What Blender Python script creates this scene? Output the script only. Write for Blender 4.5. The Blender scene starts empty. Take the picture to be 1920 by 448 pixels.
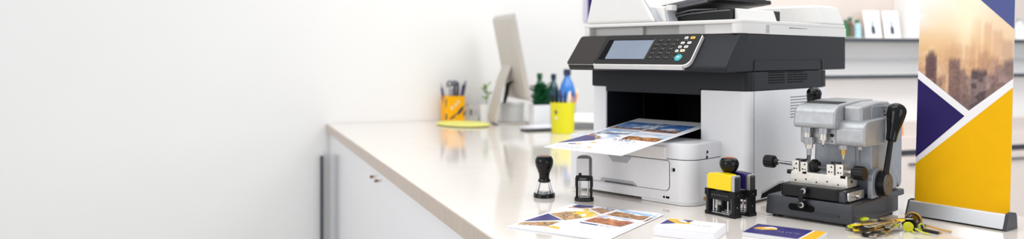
import bpy, bmesh, math, random
from mathutils import Matrix, Vector
PI = math.pi
R = math.radians
SC = bpy.context.scene
COL = SC.collection
CT = 0.92                                  # height of the worktop above the floor
rnd = random.Random(7)

# ------------------------------------------------------------------ materials
def lin(c):
    return tuple((v / 12.92 if v <= 0.04045 else ((v + 0.055) / 1.055) ** 2.4) for v in c)
def rgb(r, g, b): return lin((r / 255., g / 255., b / 255.))
MATS = {}
def mat(name, col, rough=0.5, metal=0.0, var=0.04, scale=30.0, coat=0.0, bump=0.0, emit=None, alpha=1.0, trans=0.0, spec=0.5, stretch=None):
    if name in MATS: return MATS[name]
    m = bpy.data.materials.new(name); m.use_nodes = True
    nt = m.node_tree; b = nt.nodes['Principled BSDF']
    tc = nt.nodes.new('ShaderNodeTexCoord')
    nz = nt.nodes.new('ShaderNodeTexNoise'); nz.inputs['Scale'].default_value = scale; nz.inputs['Detail'].default_value = 4
    if stretch:
        mp = nt.nodes.new('ShaderNodeMapping'); mp.inputs['Scale'].default_value = stretch
        nt.links.new(tc.outputs['Object'], mp.inputs['Vector']); nt.links.new(mp.outputs['Vector'], nz.inputs['Vector'])
    else:
        nt.links.new(tc.outputs['Object'], nz.inputs['Vector'])
    rp = nt.nodes.new('ShaderNodeValToRGB')
    rp.color_ramp.elements[0].position = 0.3; rp.color_ramp.elements[1].position = 0.7
    rp.color_ramp.elements[0].color = tuple(max(0, v * (1 - var)) for v in col) + (1,)
    rp.color_ramp.elements[1].color = tuple(min(1, v * (1 + var)) for v in col) + (1,)
    nt.links.new(nz.outputs['Fac'], rp.inputs['Fac']); nt.links.new(rp.outputs['Color'], b.inputs['Base Color'])
    b.inputs['Roughness'].default_value = rough; b.inputs['Metallic'].default_value = metal
    b.inputs['Coat Weight'].default_value = coat; b.inputs['Coat Roughness'].default_value = 0.05
    b.inputs['Specular IOR Level'].default_value = spec
    b.inputs['Transmission Weight'].default_value = trans
    if bump:
        bp = nt.nodes.new('ShaderNodeBump'); bp.inputs['Strength'].default_value = bump; bp.inputs['Distance'].default_value = 0.001
        nt.links.new(nz.outputs['Fac'], bp.inputs['Height']); nt.links.new(bp.outputs['Normal'], b.inputs['Normal'])
    if emit:
        b.inputs['Emission Color'].default_value = tuple(emit[0]) + (1,); b.inputs['Emission Strength'].default_value = emit[1]
    MATS[name] = m
    return m
def mat_attr(name, rough=0.5, coat=0.0):
    if name in MATS: return MATS[name]
    m = bpy.data.materials.new(name); m.use_nodes = True
    nt = m.node_tree; b = nt.nodes['Principled BSDF']
    a = nt.nodes.new('ShaderNodeVertexColor'); a.layer_name = 'print'
    nt.links.new(a.outputs['Color'], b.inputs['Base Color'])
    b.inputs['Roughness'].default_value = rough; b.inputs['Coat Weight'].default_value = coat
    MATS[name] = m
    return m

WALLM = mat('wall_paint', rgb(232, 231, 229), 0.7, var=0.006, scale=3, bump=0.02)
FLOORM = mat('floor_vinyl', rgb(205, 203, 200), 0.35, var=0.04, scale=4)
QUARTZ = mat('quartz_top', rgb(230, 222, 214), 0.09, var=0.02, scale=9, coat=0.25)
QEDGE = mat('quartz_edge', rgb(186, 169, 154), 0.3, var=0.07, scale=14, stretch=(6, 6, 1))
CABM = mat('white_lacquer', rgb(232, 232, 235), 0.12, var=0.01, scale=2, coat=0.3)
BROWN = mat('brown_knob', rgb(150, 105, 70), 0.4)
TRIMD = mat('dark_edge', rgb(60, 66, 78), 0.4)
PWHITE = mat('printer_white', rgb(229, 229, 231), 0.38, var=0.012, scale=60)
PWARM = mat('printer_warm_white', rgb(223, 221, 218), 0.36, var=0.01, scale=60)
PDARK = mat('printer_charcoal', rgb(31, 33, 38), 0.46, var=0.08, scale=300, bump=0.05, spec=0.26)
PFACE = mat('panel_black', rgb(29, 26, 25), 0.34, var=0.05, scale=200, spec=0.26)
PLEFT = mat('panel_brown_black', rgb(46, 41, 38), 0.42, var=0.05, scale=200, spec=0.26)
BLACK = mat('black_plastic', rgb(19, 19, 21), 0.42, spec=0.3)
CAPB = mat('bay_dark', rgb(26, 29, 36), 0.5, spec=0.3)
VBLACK = mat('deep_black', rgb(10, 10, 11), 0.7, spec=0.1)
SEAM = mat('seam_line', rgb(58, 62, 70), 0.6)
SEAMD = mat('seam_dark', rgb(18, 19, 22), 0.6)
SILVER = mat('silver_rim', rgb(218, 216, 214), 0.28, 0.35, var=0.02)
SCREEN = mat('lcd_glass', rgb(120, 130, 146), 0.1, var=0.06, scale=12, emit=(rgb(140, 150, 168), 0.08))
GLYPH = mat('glyph_grey', rgb(135, 134, 132), 0.5)
BTNW = mat('button_white', rgb(222, 220, 214), 0.4)
BTNY = mat('button_amber', rgb(232, 178, 60), 0.4)
TEAL = mat('button_teal', rgb(40, 165, 170), 0.3, coat=0.4)
GREYP = mat('grey_plastic', rgb(176, 178, 182), 0.4)
PAPER = mat('paper_white', rgb(241, 241, 245), 0.55, var=0.004)
NAVY = mat('navy_print', rgb(44, 36, 112), 0.4, var=0.03)
NAVYB = mat('banner_navy', rgb(44, 33, 92), 0.65, var=0.02, spec=0.15)
NAVYL = mat('banner_blue', rgb(72, 82, 140), 0.6, var=0.02)
YELP = mat('yellow_print', rgb(243, 184, 10), 0.45, var=0.02)
YELB = mat('banner_yellow', rgb(238, 180, 2), 0.65, var=0.02, spec=0.15)
WHITEB = mat('banner_white', rgb(240, 238, 240), 0.6, var=0.01)
INK = mat('ink_grey', rgb(120, 122, 135), 0.6)
INKL = mat('ink_light', rgb(205, 206, 212), 0.6)
PHOTO = mat_attr('photo_print', 0.4)
PHOTOB = mat_attr('banner_photo_print', 0.6)
GLOSSK = mat('gloss_black', rgb(8, 8, 10), 0.10, spec=0.32)
ORNG = mat('orange_cap', rgb(165, 84, 44), 0.3)
CHROME = mat('chrome', rgb(205, 205, 208), 0.14, 1.0, var=0.03)
STEEL = mat('machined_steel', rgb(222, 218, 210), 0.3, 0.75, var=0.06, scale=120)
ALU = mat('brushed_aluminium', rgb(205, 206, 208), 0.32, 0.8, var=0.04, scale=60, stretch=(1, 30, 30))
CAST = mat('hammered_grey_casting', rgb(168, 170, 173), 0.4, 0.45, var=0.09, scale=90, bump=0.05, coat=0.15)
CASTD = mat('grey_column_paint', rgb(150, 155, 162), 0.4, 0.35, var=0.08, scale=60, coat=0.15)
BASEP = mat('charcoal_enamel', rgb(46, 49, 55), 0.34, var=0.06, scale=50, coat=0.1, spec=0.35)
BRASS = mat('brass', rgb(200, 165, 95), 0.3, 0.9, var=0.08, scale=80)
NICKEL = mat('nickel', rgb(200, 190, 172), 0.3, 0.85, var=0.08, scale=80)
RAILD = mat('rail_dark', rgb(58, 59, 64), 0.4, spec=0.3)
STAMPY = mat('stamp_yellow', rgb(250, 214, 10), 0.3, coat=0.3, var=0.02)
STAMPN = mat('stamp_navy', rgb(32, 24, 92), 0.35, spec=0.3, var=0.03)
STAMPG = mat('stamp_clear_grey', rgb(205, 204, 205), 0.15, coat=0.5)
DKGREY = mat('dark_grey_plastic', rgb(88, 88, 92), 0.35)
LIME = mat('lime_plastic', rgb(205, 214, 30), 0.35, var=0.06, scale=200)
LIMEC = mat('lime_cup', rgb(216, 209, 34), 0.4, var=0.02, spec=0.3)
PADM = mat('lime_pad', rgb(228, 226, 120), 0.5, var=0.04)
CORDM = mat('tan_cord', rgb(196, 150, 70), 0.6, var=0.15, scale=300)
ORCUP = mat('orange_cup_print', rgb(246, 176, 6), 0.5, spec=0.2)
MONIT = mat('monitor_aluminium', rgb(196, 190, 183), 0.45, 0.2, var=0.02)
LEAF = mat('dark_leaf', rgb(34, 104, 60), 0.45, var=0.25, scale=40)
LEAFL = mat('light_leaf', rgb(120, 160, 70), 0.5, var=0.2, scale=40)
GBOT = mat('green_bottle', rgb(24, 92, 60), 0.15, coat=0.5, var=0.1)
TBOT = mat('teal_bottle', rgb(20, 78, 92), 0.15, coat=0.5, var=0.1)
BBOT = mat('blue_bottle', rgb(40, 118, 200), 0.15, coat=0.5, var=0.1)
BLABEL = mat('blue_label', rgb(70, 140, 205), 0.4)
CAPD = mat('dark_cap', rgb(28, 40, 70), 0.4)
CONCR = mat('pale_grey_box', rgb(206, 204, 202), 0.6)
BOXW = mat('white_card', rgb(240, 240, 240), 0.55, var=0.01)
BEIGE = mat('beige_laminate', rgb(214, 202, 194), 0.5, var=0.02, scale=5)
SHELFW = mat('shelf_white', rgb(238, 237, 236), 0.45, var=0.01, scale=4)
SHELFD = mat('shelf_shade_edge', rgb(74, 78, 84), 0.6, spec=0.2)  # dark colour painting in the shade under the white shelves
ORPEN = mat('orange_pencil', rgb(225, 130, 50), 0.5)
TANPEN = mat('pale_pencil', rgb(240, 220, 190), 0.5)
PURP = mat('purple_pen', rgb(60, 50, 110), 0.4)
AMBERB = mat('brown_glass', rgb(96, 70, 50), 0.2, coat=0.5)

# ------------------------------------------------------------------ mesh builder
class MB:
    def __init__(s):
        s.bm = bmesh.new(); s.mats = []; s.grid = None
    def mi(s, m):
        if m not in s.mats: s.mats.append(m)
        return s.mats.index(m)
    def add(s, t, m, M=None, bevel=0.0, seg=2, ang=30):
        if bevel > 0:
            es = [e for e in t.edges if len(e.link_faces) == 2 and e.calc_face_angle(0) > R(ang)]
            bmesh.ops.bevel(t, geom=es, offset=bevel, segments=seg, profile=0.5, affect='EDGES', clamp_overlap=True)
        if M is not None: bmesh.ops.transform(t, matrix=M, verts=t.verts)
        i = s.mi(m)
        vm = {v: s.bm.verts.new(v.co) for v in t.verts}
        for f in t.faces:
            try: nf = s.bm.faces.new([vm[v] for v in f.verts]); nf.material_index = i; nf.smooth = True
            except ValueError: pass
        t.free(); return s
    def box(s, m, x0, x1, y0, y1, z0, z1, bevel=0.0, seg=2, M=None):
        return s.prism(m, [(x0, y0), (x1, y0), (x1, y1), (x0, y1)], 'z', z0, z1, bevel, seg, M)
    def prism(s, m, pts, axis, a, b, bevel=0.0, seg=2, M=None, ang=30):
        t = bmesh.new()
        def P(u, v, w): return {'z': (u, v, w), 'x': (w, u, v), 'y': (u, w, v)}[axis]
        A = [t.verts.new(P(u, v, a)) for u, v in pts]; B = [t.verts.new(P(u, v, b)) for u, v in pts]
        n = len(pts)
        t.faces.new(A[::-1]); t.faces.new(B)
        for i in range(n): t.faces.new((A[i], A[(i + 1) % n], B[(i + 1) % n], B[i]))
        bmesh.ops.recalc_face_normals(t, faces=t.faces)
        return s.add(t, m, M, bevel, seg, ang)
    def frustum(s, m, r0, r1, z0, z1, bevel=0.0, seg=2, M=None):
        # r = (x0,x1,y0,y1) rectangles at z0 and z1
        t = bmesh.new()
        def ring(r, z): return [t.verts.new((x, y, z)) for x, y in ((r[0], r[2]), (r[1], r[2]), (r[1], r[3]), (r[0], r[3]))]
        A, B = ring(r0, z0), ring(r1, z1)
        t.faces.new(A[::-1]); t.faces.new(B)
        for i in range(4): t.faces.new((A[i], A[(i + 1) % 4], B[(i + 1) % 4], B[i]))
        bmesh.ops.recalc_face_normals(t, faces=t.faces)
        return s.add(t, m, M, bevel, seg)
    def tube(s, m, pts, r, seg=12, M=None, caps=True):
        pts = [Vector(p) for p in pts]; n = len(pts)
        rs = r if isinstance(r, (list, tuple)) else [r] * n
        t = bmesh.new(); rings = []
        T0 = (pts[1] - pts[0]).normalized()
        up = Vector((0, 0, 1)) if abs(T0.z) < 0.9 else Vector((1, 0, 0))
        U = T0.cross(up).normalized()
        for i, p in enumerate(pts):
            T = (pts[min(i + 1, n - 1)] - pts[max(i - 1, 0)])
            if T.length < 1e-9: T = T0
            T = T.normalized()
            U = (U - T * U.dot(T)).normalized(); V = T.cross(U)
            rings.append([t.verts.new(p + (U * math.cos(2 * PI * k / seg) + V * math.sin(2 * PI * k / seg)) * rs[i]) for k in range(seg)])
        for a, b in zip(rings, rings[1:]):
            for k in range(seg): t.faces.new((a[k], a[(k + 1) % seg], b[(k + 1) % seg], b[k]))
        if caps: t.faces.new(rings[0][::-1]); t.faces.new(rings[-1])
        bmesh.ops.recalc_face_normals(t, faces=t.faces)
        return s.add(t, m, M)
    def lathe(s, m, prof, c=(0, 0, 0), axis='z', seg=28, M=None, sx=1.0, sy=1.0):
        # prof: (radius, height) list, closed by caps where radius > 0 at the ends
        t = bmesh.new(); rings = []
        def P(x, y, h):
            q = {'z': (x, y, h), 'x': (h, x, y), 'y': (x, h, y)}[axis]
            return (q[0] + c[0], q[1] + c[1], q[2] + c[2])
        for r, h in prof:
            if r < 1e-6: rings.append([t.verts.new(P(0, 0, h))])
            else: rings.append([t.verts.new(P(r * sx * math.cos(2 * PI * k / seg), r * sy * math.sin(2 * PI * k / seg), h)) for k in range(seg)])
        for a, b in zip(rings, rings[1:]):
            for k in range(seg):
                k2 = (k + 1) % seg
                if len(a) == 1 and len(b) == 1: continue
                if len(a) == 1: t.faces.new((a[0], b[k2], b[k]))
                elif len(b) == 1: t.faces.new((a[k], a[k2], b[0]))
                else: t.faces.new((a[k], a[k2], b[k2], b[k]))
        if len(rings[0]) > 1: t.faces.new(rings[0][::-1])
        if len(rings[-1]) > 1: t.faces.new(rings[-1])
        bmesh.ops.recalc_face_normals(t, faces=t.faces)
        return s.add(t, m, M)
    def cyl(s, m, p0, p1, r0, r1=None, seg=20):
        return s.tube(m, [p0, p1], [r0, r0 if r1 is None else r1], seg)
    def poly(s, m, pts):
        f = s.bm.faces.new([s.bm.verts.new(p) for p in pts]); f.material_index = s.mi(m); f.smooth = True
        return s
    def gridf(s, m, nu, nv, pos, colf, mask=None):
        # printed picture: a fine sheet of quads whose print colours are stored per vertex
        i = s.mi(m); V = {}
        lay = s.bm.loops.layers.float_color.get('print') or s.bm.loops.layers.float_color.new('print')
        def g(a, b):
            if (a, b) not in V:
                u, v = a / nu, b / nv
                V[(a, b)] = (s.bm.verts.new(pos(u, v)), tuple(lin(colf(u, v))) + (1,))
            return V[(a, b)]
        for a in range(nu):
            for b in range(nv):
                if mask and not mask((a + .5) / nu, (b + .5) / nv): continue
                q = [g(a, b), g(a + 1, b), g(a + 1, b + 1), g(a, b + 1)]
                f = s.bm.faces.new([k[0] for k in q]); f.material_index = i; f.smooth = True
                for l, k in zip(f.loops, q): l[lay] = k[1]
        return s
    def build(s, name, parent=None, label=None, sharp=32):
        me = bpy.data.meshes.new(name); s.bm.to_mesh(me); s.bm.free()
        for m in s.mats: me.materials.append(m)
        me.set_sharp_from_angle(angle=R(sharp))
        o = bpy.data.objects.new(name, me); COL.objects.link(o)
        wn = o.modifiers.new('face_normals', 'WEIGHTED_NORMAL'); wn.keep_sharp = True; wn.weight = 90
        if parent is not None: o.parent = parent
        if label: o['label'] = label
        return o

def thing(name, label, cat, loc=(0, 0, 0), rz=0, group=None):
    o = bpy.data.objects.new(name, None); COL.objects.link(o)
    o.empty_display_size = 0.05
    o.location = loc; o.rotation_euler = (0, 0, R(rz)); return tag(o, label, cat, group)
def tag(o, label, cat, group=None):
    o['label'] = label; o['category'] = cat
    if group: o['group'] = group
    return o
def struct(o, label=None):
    o['kind'] = 'structure'
    if label: o['label'] = label
    return o
def put(o, loc, rz=0):
    o.location = loc; o.rotation_euler = (0, 0, R(rz)); return o
def rrect(x0, x1, y0, y1, r, n=5):
    # r: radii for corners (x0y0, x1y0, x1y1, x0y1)
    if not isinstance(r, (tuple, list)): r = (r,) * 4
    out = []
    for (cx, cy, a0), q in zip(((x0 + r[0], y0 + r[0], 180), (x1 - r[1], y0 + r[1], 270), (x1 - r[2], y1 - r[2], 0), (x0 + r[3], y1 - r[3], 90)), r):
        if q <= 1e-6: out.append((cx, cy)); continue
        for k in range(n + 1):
            a = R(a0 + 90 * k / n); out.append((cx + q * math.cos(a), cy + q * math.sin(a)))
    return out
def noise2(x, y, seed=0):
    def h(i, j):
        v = math.sin(i * 127.1 + j * 311.7 + seed * 74.7) * 43758.5453
        return v - math.floor(v)
    i, j = math.floor(x), math.floor(y); fx, fy = x - i, y - j
    fx = fx * fx * (3 - 2 * fx); fy = fy * fy * (3 - 2 * fy)
    return (h(i, j) * (1 - fx) + h(i + 1, j) * fx) * (1 - fy) + (h(i, j + 1) * (1 - fx) + h(i + 1, j + 1) * fx) * fy
def fbm(x, y, seed=0):
    return 0.5 * noise2(x, y, seed) + 0.3 * noise2(2.1 * x, 2.1 * y, seed + 3) + 0.2 * noise2(4.3 * x, 4.3 * y, seed + 7)
def mix(a, b, t):
    t = max(0, min(1, t)); return tuple(p + (q - p) * t for p, q in zip(a, b))
def c8(r, g, b): return (r / 255., g / 255., b / 255.)
def sm(a, b, x):
    t = max(0, min(1, (x - a) / (b - a))); return t * t * (3 - 2 * t)

# ------------------------------------------------------------------ camera
cam = bpy.data.cameras.new('camera'); camo = bpy.data.objects.new('camera', cam); COL.objects.link(camo)
cam.sensor_width = 36; cam.lens = 36 * 1500 / 1920; cam.shift_y = -120 / 1920
camo.location = (0, 0, CT + 0.36); camo.rotation_euler = (R(90), 0, 0)
cam.dof.use_dof = True; cam.dof.focus_distance = 1.86; cam.dof.aperture_fstop = 2.0
cam.clip_start = 0.02
SC.camera = camo

# ------------------------------------------------------------------ setting
CRZ = math.degrees(math.atan2(.334, .9425))
C0 = Vector((-.979, 4.22, 0))
cx_, cy_ = Vector((math.cos(R(CRZ)), math.sin(R(CRZ)), 0)), Vector((-math.sin(R(CRZ)), math.cos(R(CRZ)), 0))
def co(x, y, z=0):                                     # a point in the counter's own axes (x along the wall, y into it)
    return C0 + cx_ * x + cy_ * y + Vector((0, 0, CT + z))
def cox(X, Y):
    d = Vector((X, Y, 0)) - C0; return d.dot(cx_), d.dot(cy_)
b = MB(); b.box(FLOORM, -7, 9, -6, 0.0, -0.1, 0.0); o = struct(b.build('floor')); put(o, (C0.x, C0.y, 0), CRZ)
b = MB(); b.box(WALLM, -7, 9, 0.004, 0.2, 0.0, 3.2); o = struct(b.build('wall_back')); put(o, (C0.x, C0.y, 0), CRZ)
b = MB(); b.box(CABM, -7, -0.12, -0.012, 0.003, 0.0, 0.09, 0.003); o = struct(b.build('baseboard_back')); put(o, (C0.x, C0.y, 0), CRZ)
b = MB(); b.box(TRIMD, -.034, -.019, -.03, -.004, 0.0, CT - .165, 0.002); b.box(CABM, -.034, -.019, -.03, -.004, CT - .164, CT - .155, 0.002)
o = struct(b.build('trim_1')); put(o, (C0.x, C0.y, 0), CRZ)

# worktop
t = thing('worktop', 'long glossy off-white quartz counter top with a beige front edge', 'counter top', (C0.x, C0.y, CT), CRZ)
b = MB(); b.box(QUARTZ, 0.004, 1.186, -3.55, 0.0, -0.042, 0.0, 0.0015); b.build('slab', t)
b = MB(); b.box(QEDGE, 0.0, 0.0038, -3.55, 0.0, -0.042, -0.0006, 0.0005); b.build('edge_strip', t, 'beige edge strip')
# base cabinets, one unit after the other along the counter's left face
units = [(0.0, -1.416, 'white gloss cabinet under the counter, between the wall and the first door gap'),
         (-1.4165, -2.60, 'white gloss cabinet under the counter, in front of the first door gap'),
         (-2.6005, -3.53, 'white gloss cabinet at the near end of the counter')]
for i, (y1, y0, lb) in enumerate(units):
    t = thing('base_cabinet', lb, 'cabinet', tuple(co(0, (y0 + y1) / 2, -CT)), CRZ, 'cabinets under the counter')
    h = (y1 - y0) / 2
    b = MB(); b.box(CABM, 0.034, 1.17, -h, h - (0.006 if i == 0 else 0), 0.08, CT - 0.043, 0.001); b.box(TRIMD, 0.08, 1.15, -h, h - .01, 0.0, 0.08); b.build('body', t)
    b = MB(); b.box(CABM, 0.014, 0.0335, -h + .0006, h - (0.006 if i == 0 else 0.0006), 0.085, CT - 0.046, 0.0015); d = b.build('door', t)
    for yy in ([-h + .05] if i == 0 else ([h - .05, -h + .05] if i == 1 else [h - .05])):
        k = MB(); k.cyl(BROWN, (0.0138, yy, CT - .085), (0.002, yy, CT - .085), 0.0045, 0.006, 14); k.build('knob', d)

# ------------------------------------------------------------------ printer
PRZ = -46
pr = thing('multifunction_printer', 'large white and charcoal office printer with a tilted control panel on the counter', 'printer', (.570, 1.922, CT), PRZ)
b = MB()
b.prism(PWHITE, rrect(-.1362, 0, 0, .414, (.004, .022, .01, 0), 8), 'z', .006, .2735, .003)
b.prism(PWHITE, rrect(-.49, -.4415, 0, .414, (.006, .004, 0, .01)), 'z', .006, .2745, .003)
b.box(PWHITE, -.4415, -.1362, .002, .414, .006, .142)
b.box(PWHITE, -.4415, -.1362, .30, .414, .142, .2735)
b.build('body', pr)
b = MB()                                               # black throat where the sheet comes out
b.box(CAPB, -.4414, -.4385, .004, .30, .142, .262); b.box(VBLACK, -.1392, -.1363, .012, .30, .142, .262)
b.box(VBLACK, -.4385, -.1392, .285, .2995, .142, .262); b.box(BLACK, -.4385, -.1392, .006, .285, .1425, .146)
b.box(VBLACK, -.405, -.399, .12, .285, .146, .26); b.box(BLACK, -.20, -.14, .20, .285, .225, .262, .003)
b.box(DKGREY, -.30, -.15, .26, .285, .2, .206, .001)
b.build('paper_bay', pr, 'black paper outlet bay')
b = MB()
b.prism(PDARK, rrect(-.4925, .0006, -.001, .414, (.003, .022, .008, .008), 8), 'z', .2748, .3198, .0012)
b.box(PDARK, -.4405, -.1365, -.001, .30, .2605, .276, .001)
b.build('upper_band', pr, 'charcoal band above the paper outlet')
b = MB()
b.prism(PDARK, [(-.037, .4115), (-.103, .3335), (-.104, .326), (-.099, .3205), (.539, .3205), (.539, .4145)], 'x', -.489, -.0005, .004, 3)
b.build('scanner_body', pr, 'charcoal scanner housing')
# seams, cover outlines and vents on the right-hand side
b = MB()
def sideline(bb, m, pts, w=.0011, x0=-.0006, x1=.0004):
    for (y0, z0), (y1, z1) in zip(pts, pts[1:]):
        L = math.hypot(y1 - y0, z1 - z0); dy, dz = (z1 - z0) / L * w / 2, -(y1 - y0) / L * w / 2
        bb.prism(m, [(y0 + dy, z0 + dz), (y1 + dy, z1 + dz), (y1 - dy, z1 - dz), (y0 - dy, z0 - dz)], 'x', x0, x1)
arc = [(.0325 - .010 * math.cos(R(a)), .3395 + .010 * math.sin(R(a))) for a in range(0, 91, 15)]
arc2 = [(.376 + .011 * math.sin(R(a)), .3385 + .011 * math.cos(R(a))) for a in range(0, 91, 15)]
sideline(b, SEAMD, [(.0225, .276), arc[0]] + arc[1:] + arc2 + [(.387, .277)], x1=.0011)
sideline(b, SEAMD, [(.388, .3495), (.538, .3495)], .0009, x1=-.0001)
sideline(b, SEAM, [(.0225, .012), (.0225, .272)])
sideline(b, SEAMD, [(-.036, .4045), (-.012, .395), (-.012, .409)], .0008, x1=-.0001)
b.build('side_cover', pr, 'outlined side cover')
b = MB()
for i in range(5):
    z = .3172 - i * .0064
    for y0, y1 in ((.092, .148), (.151, .174), (.190, .217), (.222, .247), (.251, .300 if i in (1, 2, 3) else .276)):
        b.box(VBLACK, -.001, .0013, y0, y1, z - .0012, z + .0012)
b.build('side_vent', pr, 'black slotted vent')
b = MB()
for i in range(8):
    b.box(SEAMD, -.001, .0005, .207, .318, .2525 - i * .0074 - .0007, .2525 - i * .0074 + .0007)
b.build('side_louvre', pr)
b = MB(); b.prism(VBLACK, [(.055, .010), (.165, .010), (.172, .034), (.150, .036), (.060, .020)], 'x', -.01, .0004); b.prism(GREYP, [(.060, .021), (.150, .037), (.172, .036), (.172, .041), (.15, .042), (.058, .026)], 'x', -.004, .0015, .0005)
b.build('carrying_grip', pr)
for (px_, py_) in ((-.43, .05), (-.06, .05), (-.06, .37), (-.43, .37)):
    b = MB(); b.cyl(BLACK, (px_, py_, 0), (px_, py_, .0062), .014); b.build('foot', pr)
# lid
b = MB()
b.prism(PWARM, rrect(-.4905, 0, -.0425, .541, (.012, .018, .008, .008)), 'z', .4365, .4465, .003)
b.box(PWARM, -.4895, -.001, -.003, .540, .4128, .437)
b.prism(PWARM, rrect(-.4905, -.468, -.0415, .1, (.012, .004, 0, 0)), 'z', .4128, .438, .002)
b.prism(PWARM, rrect(-.026, 0, -.0415, .1, (.006, .018, 0, 0)), 'z', .4128, .438, .002)
b.box(PWARM, -.4685, -.303, -.016, .0, .4128, .437, .003)
b.prism(PWARM, rrect(-.187, -.106, -.024, .0, (.006, .0, 0, 0)), 'z', .4128, .437, .001)
b.prism(PWARM, rrect(-.106, -.020, -.033, .0, (.006, .0, 0, 0)), 'z', .4128, .437, .001)
b.box(PWARM, -.0012, 0, .08, .541, .4128, .437)
b.frustum(PWARM, (-.34, 0, .394, .541), (-.33, -.018, .398, .525), .4462, .5, .008, 3)
b.prism(SEAMD, [(.20, .430), (.30, .4305), (.30, .4313), (.20, .4318)], 'x', -.001, .0004)
b.build('lid', pr, 'warm white scanner lid')
b = MB()
b.frustum(PWARM, (-.4855, -.248, -.038, .50), (-.462, -.318, -.030, .48), .4462, .556, .010, 3)
b.prism(GREYP, [(-.2485, .4475), (-.2465, .4475), (-.304, .53), (-.306, .53)], 'y', -.030, .1)
b.build('document_feeder', pr, 'white document feeder')
b = MB()
b.frustum(PWARM, (-.288, -.240, -.002, .06), (-.299, -.250, .0, .06), .4468, .4905, .006, 3)
b.frustum(GREYP, (-.241, -.232, .004, .05), (-.251, -.242, .004, .05), .447, .482, .003)
b.box(PWARM, -.2445, -.226, .005, .03, .478, .4925, .002)
b.build('paper_guide', pr, 'small white paper guide')
M = Matrix.Translation((-.235, 0, .4865)) @ Matrix.Rotation(R(-8), 4, 'Y')
b = MB()
b.box(DKGREY, -.075, .132, .03, .30, -.0045, .0035, .003, 2, M)
b.box(BLACK, .1, .134, .03, .30, -.005, .006, .002, 2, M)
b.box(DKGREY, -.07, .125, .03, .036, .003, .013, .002, 2, M)
b.box(DKGREY, -.07, .12, .294, .30, .003, .02, .002, 2, M)
b.build('feed_tray', pr, 'dark grey sloping feed tray')
b = MB()
b.prism(BLACK, [(-.300, .4466), (-.076, .4466), (-.076, .480), (-.19, .472), (-.295, .458)], 'y', .045, .30, .003)
b.prism(BLACK, [(-.270, .456), (-.215, .464), (-.20, .478), (-.235, .472)], 'y', .04, .06, .002)
b.tube(DKGREY, [(-.27, .042, .457), (-.20, .04, .4685), (-.13, .042, .4725), (-.078, .044, .474)], .0022, 8)
b.tube(DKGREY, [(-.26, .042, .463), (-.21, .035, .474), (-.18, .035, .4785), (-.12, .05, .4785)], .0018, 8)
b.build('output_tray', pr, 'black output tray under the feed tray')
b = MB(); b.prism(PWARM, [(-.0745, .4468), (-.058, .4468), (-.068, .477), (-.0745, .480)], 'y', .06, .25, .002); b.build('tray_support', pr)
# control panel, in its own sloping axes: x along, b down the slope, n outward
SD = Vector((0, -.643, -.766)); SN = Vector((0, -.766, .643)); S0 = Vector((0, -.0505, .4130))
PM = Matrix(((1, SD.x, SN.x, S0.x), (0, SD.y, SN.y, S0.y), (0, SD.z, SN.z, S0.z), (0, 0, 0, 1)))
b = MB()
b.prism(SILVER, rrect(-.4875, -.094, 0.002, .101, (.004, .006, .02, .008)), 'z', -.0105, -.0004, .0015, 2, PM)
b.prism(SILVER, [(-.1155, .3358), (-.1130, .3245), (-.092, .3245), (-.092, .3365)], 'x', -.391, -.113, .002)
b.prism(PLEFT, [(-.1155, .3358), (-.1105, .3245), (-.092, .3245), (-.092, .3365)], 'x', -.481, -.3915, .002)
cp = b.build('control_panel', pr, 'tilted control panel with silver rim')
b = MB(); b.prism(PFACE, rrect(-.391, -.0975, .0, .0975, (.003, .006, .018, .004)), 'z', -.0006, .0010, .0004, 1, PM)
b.prism(PLEFT, rrect(-.4872, -.3918, .0, .0995, (.008, .002, .002, .008)), 'z', -.0006, .0010, .0004, 1, PM)
b.build('face_plate', cp, 'black face plate')
b = MB(); b.prism(VBLACK, [(-.383, .0840), (-.2345, .0830), (-.2305, .0160), (-.3790, .0160)], 'z', .0008, .0014, 0, 1, PM)
b.prism(GLYPH, [(-.2352, .0828), (-.2340, .0828), (-.2300, .016), (-.2312, .016)], 'z', .0008, .0019, 0, 1, PM)
sf = b.build('screen_frame', cp)
b = MB(); b.prism(SCREEN, [(-.3600, .0822), (-.2356, .0822), (-.2325, .0190), (-.3605, .0190)], 'z', .0012, .0018, 0, 1, PM); b.build('screen', sf, 'blue grey touch screen')
for r_ in range(5):
    for c_ in range(4):
        x = -.2150 + c_ * .0240 + (0.003 if c_ == 3 else 0) - .0012 * r_; y = .0210 + r_ * .0140
        if r_ == 0: x += .004
        b = MB(); b.prism(BLACK, rrect(x - .0072, x + .0072, y - .0040, y + .0040, .0018, 3), 'z', .0008, .0022, .0005, 1, PM)
        for q in range(3):
            gx = x - .0035 + q * .003; gy = y + rnd.uniform(-.0018, .001)
            b.prism(GLYPH, [(gx, gy), (gx + .0022, gy + rnd.uniform(-.0006, .0006)), (gx + .0022, gy + .0007), (gx, gy + .0007)], 'z', .0021, .0024, 0, 1, PM)
        b.box(GLYPH, x + .0055, x + .0064, y - .003, y + .003, .0021, .0023, 0, 1, PM)
        b.build('key', cp)
for x, y, m_, w in ((-.1365, .0135, BTNW, .0052), (-.1180, .0135, BTNY, .0068), (-.1405, .0300, BTNW, .0056), (-.1215, .0295, BTNW, .0056), (-.1430, .0430, BTNW, .0050), (-.1255, .0425, BTNW, .0060), (-.1465, .0560, BTNW, .0048), (-.1305, .0550, TANPEN, .0068)):
    b = MB(); b.prism(m_, rrect(x - w, x + w, y - .0040, y + .0040, .0025, 4), 'z', .0008, .0024, .0006, 1, PM)
    b.box(DKGREY, x - .0016, x + .0018, y - .0010, y + .0012, .0023, .0026, 0, 1, PM)
    b.build('function_button', cp, {BTNW: 'white button', BTNY: 'amber button', TANPEN: 'cream button'}[m_])
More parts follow.
